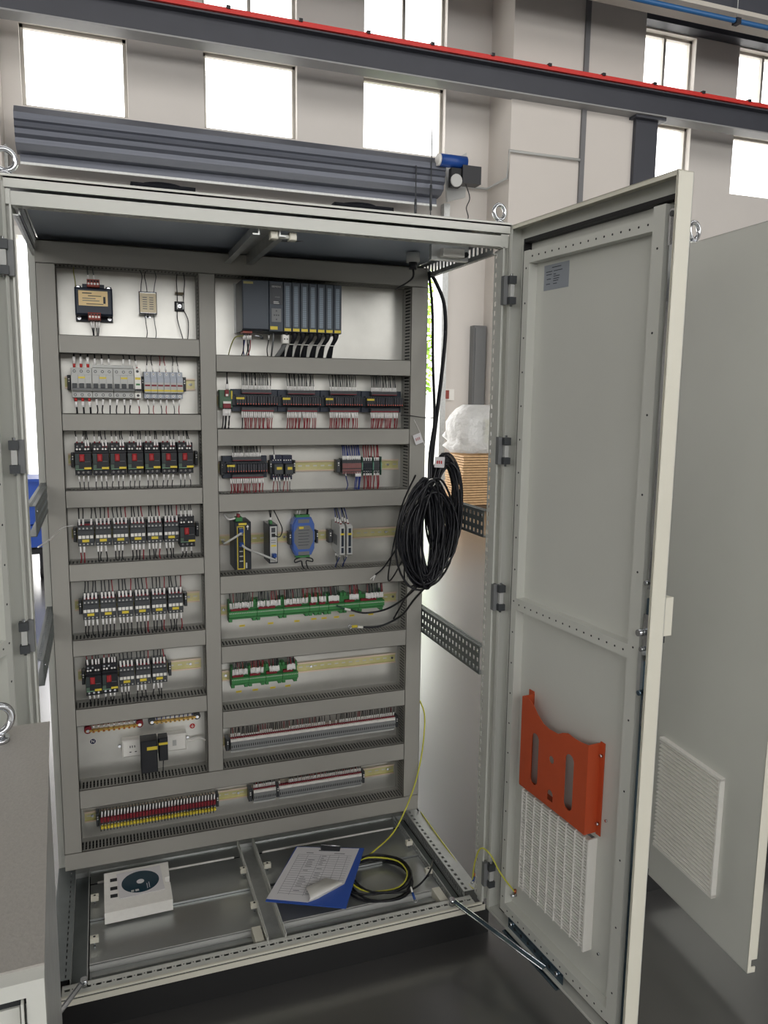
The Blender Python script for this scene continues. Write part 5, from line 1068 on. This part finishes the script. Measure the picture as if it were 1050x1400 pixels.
tag(obj('green_wire_end', MB().tube(smooth([P3(471, 832.5, 0.488), P3(465, 830, 0.49), P3(460, 828, 0.50)]), 0.003, M_dgreen, 6)), 'green wire end reaching the green module strip', 'wire end')
tag(obj('cable_end', MB().cyl(P3(496, 857.5, 0.464), P3(489, 857, 0.464), 0.0042, M_white, 8)), 'white sleeve on the lower cable end', 'sleeve')
g = thing('cable_lug', 'yellow insulated ring lug on the lower cable end', 'cable lug', P3(484, 856.5, 0.463))
obj('barrel', MB().cyl((-0.007, 0, 0), (0.011, 0, 0), 0.0045, M_yel, 8), g); obj('ring', MB().ring((-0.014, 0, 0), 0.006, 0.0014, M_steel, 'y', 14, 5), g)
for k, d in enumerate((0, 4)): tag(obj('wire_end', MB().cyl(P3(513, 786, 0.459), P3(506+d, 792+d*0.4, 0.458), 0.002, M_sleeve, 6)), ['left', 'right'][k]+' white bare wire end of the left cable', 'wire end')
for k, (a, b) in enumerate(((616, 743), (620, 748))): tag(obj('wire_end', MB().cyl(P3(611, 735, 0.19), P3(a, b, 0.19), 0.0011, M_sleeve, 5)), ['upper', 'lower'][k]+' thin wire end sticking out of the rear hank', 'wire end')
tag(obj('cable_tie', MB().tube(smooth([P3(548, 568, 0.472), P3(562, 568.5, 0.466), P3(580, 571, 0.36), P3(596, 571, 0.25)]), 0.0016, M_black, 6)), 'black cable tie holding the trunk to the right duct', 'cable tie')
tag(obj('cable_tie', MB().ring(P3(590, 660, 0.15), 0.011, 0.0015, M_white, 'y', 16, 5)), 'white tie at the top of the front hank', 'cable tie')
def paper(px, py, w, h, rot, y, lab, red):
    x, z = P(px, py, y); t = thing('paper_tag', lab, 'tag', (x, y, z), (0, rot, 0))
    obj('sheet', MB().box(-w, w, -0.0004, 0.0004, -h, h, M_paper), t)
    mb = MB(); m = M_red if red else mat('pale_red_ink', (190, 140, 140), 0.7)
    for i in range(3): mb.box(-w*0.6+i*w*0.42, -w*0.35+i*w*0.42, -0.0007, -0.0004, -h*0.3, h*0.3, m); mb.box(-w*0.7+i*w*0.42, -w*0.3+i*w*0.42, -0.0007, -0.0004, -h*0.03, h*0.04, m)
    obj('handwriting', mb, t)
paper(601, 632, 0.0155, 0.0155, 0.05, 0.165, 'white paper tag with red writing on the rear hank', True)
paper(571.5, 600, 0.014, 0.0165, -0.35, 0.465, 'tilted pale paper tag hanging on the right duct', False)
tag(obj('tag_string', MB().tube(smooth([P3(566, 574, 0.47), P3(573, 588, 0.466), P3(580, 607, 0.462), P3(586, 620, 0.45)]), 0.0008, M_sleeve, 5)), 'thin white string of the tilted paper tag', 'string')
# earth wire dropping at right
cable([P3(574, 958, 0.50), P3(580, 975, 0.49), P3(580, 1000, 0.48), P3(575, 1040, 0.47), P3(563, 1085, 0.45), P3(540, 1135, 0.42), PZ(512, 1163, 0.15), PZ(505, 1168, 0.135)], 'yellow-green earth wire dropping past the right duct to the floor', 0.0026, M_yg, 'earth_wire', 'wire')
cable([P3(570, 1105, 0.52), P3(583, 1130, 0.50), P3(591, 1160, 0.44), PZ(590, 1185, 0.17), PZ(578, 1205, 0.14), PZ(560, 1217, 0.134), PZ(530, 1221, 0.134), PZ(500, 1218, 0.134), PZ(483, 1208, 0.134)], 'black cable dropping behind the duct onto the base plate', 0.0030)
def floor_loop(cx, cy, rx, ry, z, m, lab, r, a0=0):
    pts = [(cx+rx*math.cos(a0+2*math.pi*j/28), cy+ry*math.sin(a0+2*math.pi*j/28), z+0.002*math.sin(j)) for j in range(28)]
    return obj('cable_loop', MB().tube(pts, r, m, 6, closed=True))
fc = thing('floor_cable_coil', 'coil of black cable lying on the right base plate', 'cable coil', (0, 0, 0))
c0 = PZ(515, 1203, 0.13)
for i, (dx, dy, rx, ry, z) in enumerate([(0, 0, 0.105, 0.105, 0.1285), (0.01, -0.008, 0.098, 0.112, 0.136), (-0.006, 0.01, 0.112, 0.098, 0.143), (0.016, 0.0, 0.092, 0.1, 0.150)]):
    o = floor_loop(c0[0]+dx, c0[1]+dy, rx, ry, z, M_cable, '', 0.0034); o.parent = fc
o = floor_loop(c0[0]+0.004, c0[1]+0.004, 0.093, 0.09, 0.147, M_yg, '', 0.0026); o.parent = fc; o['label'] = 'yellow-green loop in the coil'; o.name = 'earth_wire_loop'
g = thing('cable_lug', 'blue insulated lug at the loose cable end on the base', 'cable lug', PZ(566, 1228, 0.145))
obj('barrel', MB().cyl((0, 0.012, 0.01), (0, -0.006, 0), 0.004, M_blued, 8).cyl((0, 0.026, 0.02), (0, 0.012, 0.01), 0.003, M_white, 8), g); obj('ring', MB().ring((0, -0.011, -0.002), 0.005, 0.0013, M_steel, 'z', 12, 5), g)
# earth link to door, stay bars
DA = math.radians(95)
DU = Vector((-math.cos(DA), -math.sin(DA), 0)); DH = Vector((1.205, -0.02, 0)); DN = Vector((-math.sin(DA), math.cos(DA), 0))
def DP(u, w, z): return tuple(DH+DU*u+DN*w+Vector((0, 0, z)))
cable([P3(646, 1203, 0.03), P3(649, 1180, 0.0), P3(657, 1160, -0.03), P3(670, 1168, -0.05), P3(685, 1195, -0.08), DP(0.070, -0.03, 0.222), DP(0.072, -0.036, 0.212)], 'yellow-green earth wire from frame to right door', 0.0022, M_yg, 'earth_wire', 'wire')
g = thing('cable_lug', 'blue lug of the earth wire on the cabinet frame', 'cable lug', P3(648, 1200, 0.03)); obj('barrel', MB().cyl((0, 0, 0.004), (-0.003, 0, -0.008), 0.0042, M_blued, 8).cyl((0, 0, 0.004), (0.001, 0, 0.014), 0.003, M_copper, 8), g); obj('ring', MB().ring((-0.005, 0, -0.014), 0.0045, 0.0013, M_steel, 'y', 12, 5), g)
cable([PZ(575, 1110, 0.155), PZ(600, 1145, 0.155), PZ(625, 1180, 0.15), PZ(640, 1208, 0.15), PZ(647, 1215, 0.152)], 'yellow-green wire lying along the right bottom rail', 0.002, M_yg, 'earth_wire', 'wire')
# small things inside the roof front
g = thing('door_switch', 'pale door switch fixed under the top right of frame', 'switch', (1.09, 0.10, 2.0)); obj('body', MB().box(-0.035, 0.028, -0.012, 0.012, -0.004, 0.018, M_white, 0.002), g); obj('roller', MB().cyl((0.035, -0.008, 0.005), (0.035, 0.008, 0.005), 0.007, M_black, 10), g); obj('bracket', MB().box(-0.06, 0.05, 0.012, 0.03, -0.01, 0.03, M_galv), g)
g = thing('cable_clamp', 'two pale clips under the middle of the roof front', 'clip', (0.606, 0.04, 2.0)); obj('clip', MB().box(-0.030, -0.012, -0.01, 0.015, -0.006, 0.012, M_cab2, 0.002), g); obj('clip', MB().box(0.016, 0.034, -0.01, 0.015, -0.006, 0.012, M_cab2, 0.002), g); obj('bridge', MB().box(-0.012, 0.016, -0.004, 0.01, -0.002, 0.006, M_cab, 0.001), g)
g = thing('interior_lamp', 'small cabinet lamp hanging under the roof at right', 'lamp', (1.06, 0.32, 2.03)); obj('holder', MB().cyl((0, 0, 0.012), (0, 0, -0.015), 0.02, M_lgrey, 14), g); obj('plug', MB().cyl((0, 0, -0.015), (0, 0, -0.035), 0.012, M_black, 10), g); obj('lead', MB().tube(smooth([(0, 0, -0.03), (0.002, 0.01, -0.06), (0, 0.14, -0.075)]), 0.003, M_black, 6), g)
cable([P3(372, 328, 0.3), P3(400, 330, 0.3), P3(425, 327, 0.3), P3(437, 322, 0.28)], 'pale thin cable under the roof sheet', 0.0022, M_mgrey, 'roof_cable')
# thin white wire at left
cable([P3(52, 748, 0.05), P3(70, 736, 0.25), P3(85, 722, 0.44), P3(100, 718.5, 0.5)], 'thin white wire crossing the left duct to the relay row', 0.0018, M_sleeve, 'white_wire', 'wire')

# ------------------------------------------------------------------ things lying on the base
def quad(pts, z0, z1, m, mb=None):
    mb = mb or MB(); return mb.hull([(p[0], p[1], z0) for p in pts], [(p[0], p[1], z1) for p in pts], m)
fo = thing('foam_tray', 'white foam packing block on the left base plate', 'packing', (0.228, 0.366, 0.1295))
fp = [(-0.095, -0.10), (0.093, -0.095), (0.093, -0.01), (0.078, -0.008), (0.078, 0.02), (0.093, 0.022), (0.095, 0.10), (-0.095, 0.098)]
obj('block', MB().prism(fp, 0, 0.034, M_foam, 'z'), fo)
for y in (0.055, 0.012, -0.025): obj('recess_shade', MB().box(-0.078, -0.058, y-0.008, y+0.008, 0.0335, 0.0346, M_darkshade), fo)  # dark patches on the block top stand in for shade in notches
g = thing('disc_sleeve', 'white paper sleeve with dark blue disc on the foam', 'disc sleeve', (0.236, 0.385, 0.1645), (0, 0, 0.05))
obj('sleeve', MB().box(-0.064, 0.064, -0.064, 0.064, 0, 0.0012, M_paper), g)
obj('disc', MB().cyl((0, 0, 0.0012), (0, 0, 0.0018), 0.054, M_disc, 48), g); obj('hub', MB().cyl((0, 0, 0.0018), (0, 0, 0.0022), 0.011, M_paper, 20), g)
mb = MB()
for i in range(2): mb.box(-0.03+i*0.012, -0.022+i*0.014, -0.045, -0.036, 0.0018, 0.002, M_lgrey)
mb.box(0.016, 0.018, -0.042, -0.016, 0.0018, 0.002, M_bgrey).box(0.022, 0.024, -0.04, -0.012, 0.0018, 0.002, M_bgrey); obj('disc_print', mb, g)
# clipboard, own frame: u along the width, v along the length
A = Vector(PZ(363, 1231, 0.16)); B = Vector(PZ(405, 1157, 0.16)); Cc = Vector(PZ(498, 1159, 0.16)); Dd = Vector(PZ(473, 1241, 0.16))
cb = thing('clipboard', 'blue clipboard with printed forms lying on the base', 'clipboard', (0, 0, 0))
zc0 = 0.156
obj('board', quad([A, B, Cc, Dd], zc0, zc0+0.003, M_clip), cb)
def bl(s_, t_, z): p = A.lerp(B, t_).lerp(Dd.lerp(Cc, t_), s_); return (p.x, p.y, z)
pp = [(0.0, 0.03), (0.02, 0.985), (0.93, 0.985), (0.885, 0.36), (0.62, 0.10), (0.52, 0.03)]
mb = MB().hull([bl(a, b, zc0+0.0032) for a, b in pp], [bl(a, b, zc0+0.0042) for a, b in pp], M_paper); obj('form_sheet', mb, cb)
mb = MB(); m2 = M_ink
def line(s0, t0, s1, t1, wd, m):
    a = Vector(bl(s0, t0, zc0+0.0042)); b = Vector(bl(s1, t1, zc0+0.0042)); d = (b-a).normalized(); nn = Vector((-d.y, d.x, 0))*wd
    mb.hull([tuple(a-nn), tuple(b-nn), tuple(b+nn), tuple(a+nn)], [tuple(q_+Vector((0, 0, 0.0003))) for q_ in (a-nn, b-nn, b+nn, a+nn)], m)
for i in range(20):
    t_ = 0.84-i*0.039
    if t_ > 0.1:
        e = 0.86 if t_ > 0.38 else 0.86-(0.38-t_)*1.25
        line(0.10, t_, e, t_, 0.00035, m2)
for s_ in (0.10, 0.24, 0.42, 0.55, 0.68, 0.80): line(s_, 0.84, s_, 0.12 if s_ < 0.5 else (0.24 if s_ < 0.6 else 0.36), 0.00035, m2)
for i in range(18):
    t_ = 0.82-i*0.039
    for (a_, b_) in ((0.27, 0.38), (0.44, 0.53)):
        if t_ > 0.14 and random.random() < 0.7: line(a_, t_, a_+(b_-a_)*random.uniform(.4, 1), t_, 0.0009, M_inkd)
line(0.36, 0.925, 0.66, 0.925, 0.0022, M_inkd); line(0.2, 0.875, 0.3, 0.875, 0.0012, M_inkd); line(0.6, 0.875, 0.75, 0.875, 0.0012, M_inkd)
obj('printed_form', mb, cb)
# lifted corner curling back
mb = MB(); rows_ = []
for i in range(7):
    f = i/6; ang = f*2.6; off_ = 0.055*(1-math.cos(ang))/2; zz = zc0+0.0045+0.014*math.sin(min(ang, 1.9))*0.9
    e0 = Vector(bl(0.885, 0.36, 0)); e1 = Vector(bl(0.52, 0.03, 0)); inn = (Vector(bl(0.4, 0.42, 0))-(e0+e1)/2).normalized()
    out = (e0+e1)/2
    w0 = e0.lerp(out, f*0.55); w1 = e1.lerp(out, f*0.35)
    mv = Vector((0, 0, 0)) if i == 0 else (-inn*0.012*math.sin(ang)+inn*off_)
    rows_.append(((w0+mv), (w1+mv), zz))
for i, (a_, b_, zz) in enumerate(rows_): mb.v += [(a_.x, a_.y, zz), (b_.x, b_.y, zz)]
for i in range(6): mb.face([2*i, 2*i+1, 2*i+3, 2*i+2], M_white, True)
me = mb.mesh('curled_corner'); o = obj('curled_corner', me, cb); sm = o.modifiers.new('thick', 'SOLIDIFY'); sm.thickness = 0.0005
a_ = Vector(bl(0.38, 0.97, zc0)); b_ = Vector(bl(0.66, 0.955, zc0)); d = (b_-a_); nn = Vector((-d.y, d.x, 0)).normalized()*0.010
mb = MB().hull([tuple(a_-nn+Vector((0, 0, .004))), tuple(b_-nn+Vector((0, 0, .004))), tuple(b_+nn+Vector((0, 0, .004))), tuple(a_+nn+Vector((0, 0, .004)))], [tuple(a_-nn*.2+Vector((0, 0, .014))), tuple(b_-nn*.2+Vector((0, 0, .014))), tuple(b_+nn*.8+Vector((0, 0, .014))), tuple(a_+nn*.8+Vector((0, 0, .014)))], M_black)
mb.tube([tuple(a_+Vector((0, 0, .016))), tuple(b_+Vector((0, 0, .016)))], 0.0022, M_steel, 8); obj('clip', mb, cb, label='black spring clip with steel wire')

# ------------------------------------------------------------------ doors
def door(label, hinge, ang, s, w_door, full):
    """local frame: x along the door from the hinge, inward normal = s*y"""
    d = Vector((math.cos(ang), math.sin(ang)))
    t = thing('cabinet_door', label, 'door', (hinge[0], hinge[1], 0), (0, 0, ang))
    def bx(mb, u0, u1, w0, w1, z0, z1, m, c=0): mb.box(u0, u1, s*w0, s*w1, z0, z1, m); return mb
    z0, z1 = 0.115, 2.068
    obj('skin', bx(MB(), -0.02, w_door, -0.042, -0.040, z0, z1, M_cab), t)
    mb = MB(); bx(mb, w_door-0.002, w_door, -0.042, 0, z0, z1, M_cab2); bx(mb, w_door-0.004, w_door, -0.0025, 0, z0, z1-0.004, M_cab2); obj('lock_edge', mb, t)
    mb = MB(); bx(mb, -0.02, -0.018, -0.042, 0, z0, z1, M_cab); bx(mb, -0.02, -0.006, -0.002, 0, z0, z1, M_cab); bx(mb, 0.005, 0.009, -0.04, -0.026, z0+0.05, z1-0.05, M_cab); obj('hinge_edge', mb, t)
    mb = MB(); bx(mb, -0.02, w_door, -0.042, 0, z1-0.002, z1, M_cab2); bx(mb, -0.02, w_door, -0.002, 0, z1-0.010, z1, M_cab2); obj('top_edge', mb, t)
    mb = MB(); bx(mb, -0.02, w_door, -0.042, 0, z0, z0+0.002, M_cab); bx(mb, -0.02, w_door, -0.002, 0, z0, z0+0.008, M_cab); obj('bottom_edge', mb, t)
    mb = MB(); g0, g1, h0, h1, q_ = 0.022, w_door-0.003, 0.136, 2.030, 0.005
    for a in ((g0, g0+q_, h0, h1), (g1-q_, g1, h0, h1), (g0, g1, h0, h0+q_), (g0, g1, h1-2*q_, h1)): bx(mb, a[0], a[1], -0.04, -0.018, a[2], a[3], M_rubber)
    obj('gasket', mb, t, label='black rubber gasket')
    def rail(u0, u1, za, zb, along, n_, nm):
        mb = MB(); bx(mb, u0, u1, -0.04, -0.014, za, zb, M_cab)
        for i in range(n_):
            if along == 'u': c = (u0+(i+0.5)*(u1-u0)/n_, (za+zb)/2)
            else: c = ((u0+u1)/2, za+(i+0.5)*(zb-za)/n_)
            mb.cyl((c[0], s*-0.0142, c[1]), (c[0], s*-0.0136, c[1]), 0.0026, M_darkshade, 8)
        obj(nm, mb, t)
    rail(0.030, 0.054, 0.145, 1.998, 'z', 21, 'inner_post'); rail(w_door-0.076, w_door-0.042, 0.145, 2.014, 'z', 11, 'inner_post')
    rail(0.054, w_door-0.076, 1.966, 1.996, 'u', 16, 'inner_rail'); rail(0.054, w_door-0.076, 1.050, 1.082, 'u', 16, 'inner_rail'); rail(0.054, w_door-0.076, 0.142, 0.174, 'u', 16, 'inner_rail')
    if full:
        # label sheet
        lb = obj('rating_sheet', bx(MB(), 0.086, 0.186, -0.040, -0.0392, 1.893, 1.955, M_lab), t, label='blue-grey rating label')
        mb = MB()
        for i, (a, b, z) in enumerate([(0.118, 0.155, 1.947), (0.094, 0.12, 1.938), (0.125, 0.16, 1.938), (0.096, 0.118, 1.931), (0.125, 0.135, 1.930), (0.125, 0.15, 1.925), (0.098, 0.115, 1.920), (0.125, 0.148, 1.919), (0.125, 0.145, 1.914), (0.096, 0.112, 1.908), (0.125, 0.14, 1.907)]): bx(mb, a, b, -0.0392, -0.0389, z-0.0009, z+0.0009, M_inkd)
        obj('printed_lines', mb, lb, kind='stuff')
        # lock rod and latch
        ur = w_door-0.020
        obj('lock_rod', bx(bx(MB(), ur-0.004, ur+0.004, -0.016, -0.012, 1.22, 1.99, M_steel), ur-0.004, ur+0.004, -0.016, -0.012, 0.15, 1.06, M_bsteel), t)
        mb = bx(bx(MB(), ur-0.009, ur+0.009, -0.038, -0.012, 1.93, 2.0, M_steel), ur-0.011, ur+0.013, -0.038, -0.03, 1.90, 1.94, M_galv); mb.cyl((ur, s*-0.012, 1.99), (ur, s*-0.009, 1.99), 0.006, M_dgrey, 10); obj('rod_guide', mb, t)
        obj('lock_lever', bx(MB(), ur-0.012, ur-0.002, -0.03, -0.004, 0.985, 1.09, M_galv), t); obj('lock_case', bx(bx(MB(), ur-0.008, ur+0.01, -0.035, -0.010, 1.075, 1.165, M_steel), ur-0.004, ur+0.008, -0.036, -0.012, 1.165, 1.20, M_bsteel), t)
        mb = MB()
        mb.cyl((ur-0.004, s*-0.012, 1.125), (ur-0.004, s*0.008, 1.125), 0.0075, M_steel, 14); mb.cyl((ur-0.002, s*-0.01, 1.088), (ur-0.002, s*0.0, 1.088), 0.005, M_steel, 10); mb.cyl((ur, s*-0.01, 0.99), (ur, s*0.0, 0.99), 0.006, M_bsteel, 10); mb.cyl((ur, s*-0.01, 1.235), (ur, s*0.0, 1.235), 0.005, M_steel, 10)
        for i in range(12): mb.cyl((ur+0.002, s*-0.02, 1.245+i*0.005), (ur+0.002, s*-0.012, 1.245+i*0.005), 0.003, M_steel, 6); mb.cyl((ur+0.002, s*-0.02, 0.915+i*0.005), (ur+0.002, s*-0.012, 0.915+i*0.005), 0.003, M_steel, 6)
        obj('lock_gear', mb, t, label='bright steel lock mechanism', kind='stuff')
        obj('outer_handle', bx(bx(MB(), w_door-0.036, w_door-0.008, -0.072, -0.042, 1.115, 1.20, M_cab2), w_door-0.036, w_door-0.02, -0.066, -0.042, 1.095, 1.115, M_black), t)
        # filter grille
        gr = obj('filter_grille', bx(bx(bx(MB(), 0.112, 0.116, -0.04, -0.016, 0.262, 0.557, M_white), 0.392, 0.397, -0.04, -0.013, 0.260, 0.560, M_white), 0.116, 0.392, -0.040, -0.034, 0.262, 0.557, M_mgrey), t, label='white filter grille')
        for i in range(34): z = 0.264+i*0.00865; obj('slat', bx(MB(), 0.116, 0.392, -0.034, -0.017, z, z+0.0045, M_white), gr)
        for i in range(8): u = 0.116+(i+0.5)*0.0345; obj('rib', bx(MB(), u-0.0016, u+0.0016, -0.022, -0.0155, 0.262, 0.557, M_white), gr)
        # stay bracket and earth stud
        mb = bx(bx(MB(), 0.078, 0.328, -0.014, -0.012, 0.112, 0.146, M_bsteel), 0.078, 0.328, -0.014, 0.008, 0.108, 0.111, M_bsteel)
        for i in range(6): mb.cyl((0.11+i*0.032, s*-0.012, 0.130), (0.11+i*0.032, s*-0.0115, 0.130), 0.005, M_darkshade, 10)
        mb.cyl((0.095, s*-0.012, 0.135), (0.095, s*-0.006, 0.135), 0.006, M_steel, 8).cyl((0.305, s*-0.012, 0.135), (0.305, s*-0.006, 0.135), 0.006, M_steel, 8); obj('stay_track', mb, t, label='blued steel stay track')
        mb = MB(); mb.cyl((0.072, s*-0.04, 0.205), (0.072, s*-0.024, 0.205), 0.005, M_steel, 8).cyl((0.072, s*-0.036, 0.212), (0.072, s*-0.036, 0.222), 0.004, M_copper, 8); obj('earth_stud', mb, t)
        for zz in (0.62, 0.268): obj('plate_screw', MB().cyl((0.425, s*-0.04, zz), (0.425, s*-0.036, zz), 0.0035, M_steel, 8), t)
    return t
right_door = door('open right cabinet door carrying the orange pocket and filter grille', DH, math.atan2(DU.y, DU.x), -1, 0.564, True)
LA = math.radians(112)
door('open left cabinet door cut off by the left picture edge', Vector((-0.005, -0.02, 0)), math.atan2(-math.sin(LA), math.cos(LA)), 1, 0.564, False)
# orange document pocket
g = thing('document_pocket', 'orange-red steel document pocket mounted on the right door', 'document pocket', DH, (0, 0, math.atan2(DU.y, DU.x)))
top = [(0.118, 0.828), (0.146, 0.831), (0.168, 0.822), (0.19, 0.802), (0.215, 0.787), (0.24, 0.783), (0.275, 0.785), (0.293, 0.795), (0.315, 0.803), (0.335, 0.800), (0.36, 0.800), (0.392, 0.804)]
outer = [(0.118, 0.579), (0.392, 0.574)]+top[::-1]
def stadium(u, za, zb, r): return [(u+r*math.cos(a), za+r+r*math.sin(a)) for a in [math.pi+i*math.pi/8 for i in range(9)]]+[(u+r*math.cos(a), zb-r+r*math.sin(a)) for a in [i*math.pi/8 for i in range(9)]]
holes = [stadium(0.183, 0.605, 0.748, 0.0155), stadium(0.326, 0.605, 0.752, 0.0165), circ(0.254, 0.706, 0.010), [(0.243, 0.594), (0.266, 0.594), (0.266, 0.612)]+[(0.2545+0.0115*math.cos(a), 0.612+0.0115*math.sin(a)) for a in [i*math.pi/6 for i in range(1, 6)]]+[(0.243, 0.612)]]
me = curve_plate(outer, holes, 0.0015, M_orange)
obj('front_sheet', me, g, (0, 0.002, 0), (math.pi/2, 0, 0))
obj('side_sheet', MB().box(0.390, 0.3925, 0.002, 0.040, 0.574, 0.804, M_orange), g); obj('side_sheet', MB().box(0.118, 0.120, 0.002, 0.040, 0.579, 0.828, M_orange), g)
obj('bottom_sheet', MB().box(0.118, 0.392, 0.002, 0.040, 0.575, 0.5775, M_orange), g)
obj('flange', MB().box(0.392, 0.408, 0.037, 0.0392, 0.570, 0.808, M_orange), g); obj('flange', MB().box(0.098, 0.120, 0.037, 0.0392, 0.58, 0.835, M_orange), g)
for z in (0.60, 0.775): obj('screw', MB().cyl((0.400, 0.037, z), (0.400, 0.030, z), 0.0045, M_steel, 10), g)
# stay bars
def bar(a, b, lab, wd=0.008):
    a, b = Vector(a), Vector(b); d = (b-a).normalized(); nn = Vector((-d.y, d.x, 0)).normalized()*wd; up = Vector((0, 0, 0.003))
    t = thing('door_stay', lab, 'door stay', (0, 0, 0))
    A_ = [a-nn, b-nn, b+nn, a+nn]; obj('bar', MB().hull([tuple(v) for v in A_], [tuple(v+up) for v in A_], M_bsteel if wd > 0.007 else M_steel), t)
    obj('rim', MB().tube([tuple(a+nn+up), tuple(b+nn+up)], 0.002, M_steel, 6).tube([tuple(a-nn+up), tuple(b-nn+up)], 0.002, M_steel, 6), t)
    obj('pivot', MB().cyl(tuple(a-Vector((0, 0, 0.012))), tuple(a+Vector((0, 0, 0.008))), 0.009, M_steel, 16), t)
bar(PZ(618, 1232, 0.152), DP(0.27, 0.004, 0.128), 'steel stay bar linking the frame to the right door')
bar(PZ(115, 1342, 0.152), (-0.03, -0.17, 0.152), 'steel stay bar linking the frame to the left door', 0.006)

# ------------------------------------------------------------------ neighbour cabinet at right
nb = thing('second_cabinet', 'neighbouring grey cabinet mostly hidden behind the open doors', 'cabinet', (1.79, 0, 0))
obj('side_wall', MB().box(0.0, 0.004, 0.02, 0.6, 0.12, 2.06, M_cab), nb); obj('roof', MB().box(0, 1.2, 0, 0.6, 2.06, 2.075, M_cab), nb); obj('plinth', MB().box(0, 1.2, 0.01, 0.6, FZ, 0.115, M_plinth), nb)
obj('frame_post', MB().box(0, 0.03, 0, 0.03, 0.12, 2.06, M_cab), nb); obj('frame_post', MB().box(1.17, 1.2, 0, 0.03, 0.12, 2.06, M_cab), nb); obj('rear_panel', MB().box(0, 1.2, 0.59, 0.6, 0.12, 2.06, M_cab), nb)
eyebolt(1.826, 0.03, 2.0755, 'steel eyebolt on the neighbouring cabinet behind the door', 0.024, 0.3)
na = math.atan2(-0.44, -0.036)
nd = thing('outer_door', 'plain grey door of the neighbouring cabinet with louvred vent', 'door', (1.777, -0.02, 0), (0, 0, na))
# local x along door, outer face (towards -X world) = local -y
obj('skin', MB().box(-0.005, 0.445, 0.0, 0.002, 0.112, 2.066, M_cab), nd)
prof = [(0.112, 0.0), (2.066, 0.0)]
mb = MB().box(0.443, 0.446, 0.0, 0.028, 0.150, 2.066, M_cab2).box(0.443, 0.446, 0.0, 0.010, 0.112, 0.150, M_cab2).box(0.443, 0.446, 0.010, 0.024, 0.112, 0.128, M_cab2).box(0.41, 0.446, 0.026, 0.028, 0.15, 2.066, M_cab2)
obj('edge', mb, nd); obj('edge', MB().box(0, 0.446, 0.0, 0.028, 2.064, 2.066, M_cab), nd); obj('edge', MB().box(0, 0.446, 0.0, 0.02, 0.112, 0.114, M_cab), nd)
obj('gasket', MB().box(0.40, 0.415, 0.022, 0.036, 0.16, 2.04, M_rubber), nd)
vg = obj('vent_grille', MB().box(0.030, 0.304, -0.006, 0.0, 0.244, 0.590, M_cab2), nd, label='white louvred vent')
obj('vent_frame', MB().box(0.300, 0.306, -0.016, 0, 0.240, 0.594, M_white), vg); obj('vent_frame', MB().box(0.028, 0.306, -0.016, 0, 0.588, 0.596, M_white), vg); obj('vent_frame', MB().box(0.028, 0.306, -0.016, 0, 0.238, 0.246, M_white), vg)
for i in range(27):
    z = 0.2465+i*0.01268
    obj('louvre', MB().hull([(0.028, 0, z), (0.028, 0, z+0.010), (0.028, -0.016, z+0.0055), (0.028, -0.014, z+0.0005)], [(0.300, 0, z), (0.300, 0, z+0.010), (0.300, -0.016, z+0.0055), (0.300, -0.014, z+0.0005)], M_white), vg)

# ------------------------------------------------------------------ low cabinet in the left foreground
hT = 1.15
a0 = Vector(PZ(68, 986, hT)); b0 = Vector(PZ(60.5, 1316, hT)); e0 = Vector(PZ(0, 992, hT)); ax = (b0-a0); ax.z = 0; Ld = ax.length; ax.normalize(); bx_ = Vector((ax.y, -ax.x, 0)); bx_ = bx_ if bx_.x < 0 else -bx_
lw = 0.8
def LP(u, v, z): p = a0+bx_*u+ax*v; return (p.x, p.y, z)
lc = thing('low_cabinet', 'low hammered-grey cabinet in the left foreground', 'cabinet', (0, 0, 0))
obj('body', MB().hull([LP(*q_, FZ) for q_ in ((0.004, 0.004), (0.004, Ld), (lw, Ld), (lw, 0.004))], [LP(*q_, hT-0.003) for q_ in ((0.004, 0.004), (0.004, Ld), (lw, Ld), (lw, 0.004))], M_galv), lc)
obj('top_plate', MB().hull([LP(*q_, hT-0.004) for q_ in ((0, 0), (0, Ld), (lw, Ld), (lw, 0))], [LP(*q_, hT) for q_ in ((0, 0), (0, Ld), (lw, Ld), (lw, 0))], M_hammer), lc)
fr = MB()
def fb(u0, u1, v0, v1, z0, z1, m): fr.hull([LP(*q_, z0) for q_ in ((u0, v0), (u0, v1), (u1, v1), (u1, v0))], [LP(*q_, z1) for q_ in ((u0, v0), (u0, v1), (u1, v1), (u1, v0))], m)
fb(0.0, lw, Ld, Ld+0.016, hT-0.016, hT-0.002, M_cab); fb(0.0, 0.014, Ld, Ld+0.016, FZ+0.1, hT-0.016, M_cab); obj('front_frame', fr, lc)
fr = MB(); fb(0.02, lw, Ld, Ld+0.006, FZ+0.1, hT-0.030, M_cab); fb(0.016, 0.018, Ld, Ld+0.02, FZ+0.1, hT-0.018, M_cab); obj('front_panel', fr, lc)
fr = MB(); fb(0.012, lw, Ld+0.001, Ld+0.004, hT-0.030, hT-0.018, M_darkshade); obj('gap_shade', fr, lc)  # dark strip paints the shade between frame and panel
p_ = Vector(PZ(-2, 1014, hT)); eyebolt(p_.x, p_.y, hT, 'large steel eyebolt on the low grey cabinet at left', 0.019, 0.5)
print('objects', len(bpy.data.objects), 'wires', NW[0], 'tris', sum(len(o.data.polygons) for o in bpy.data.objects if o.type == 'MESH'))
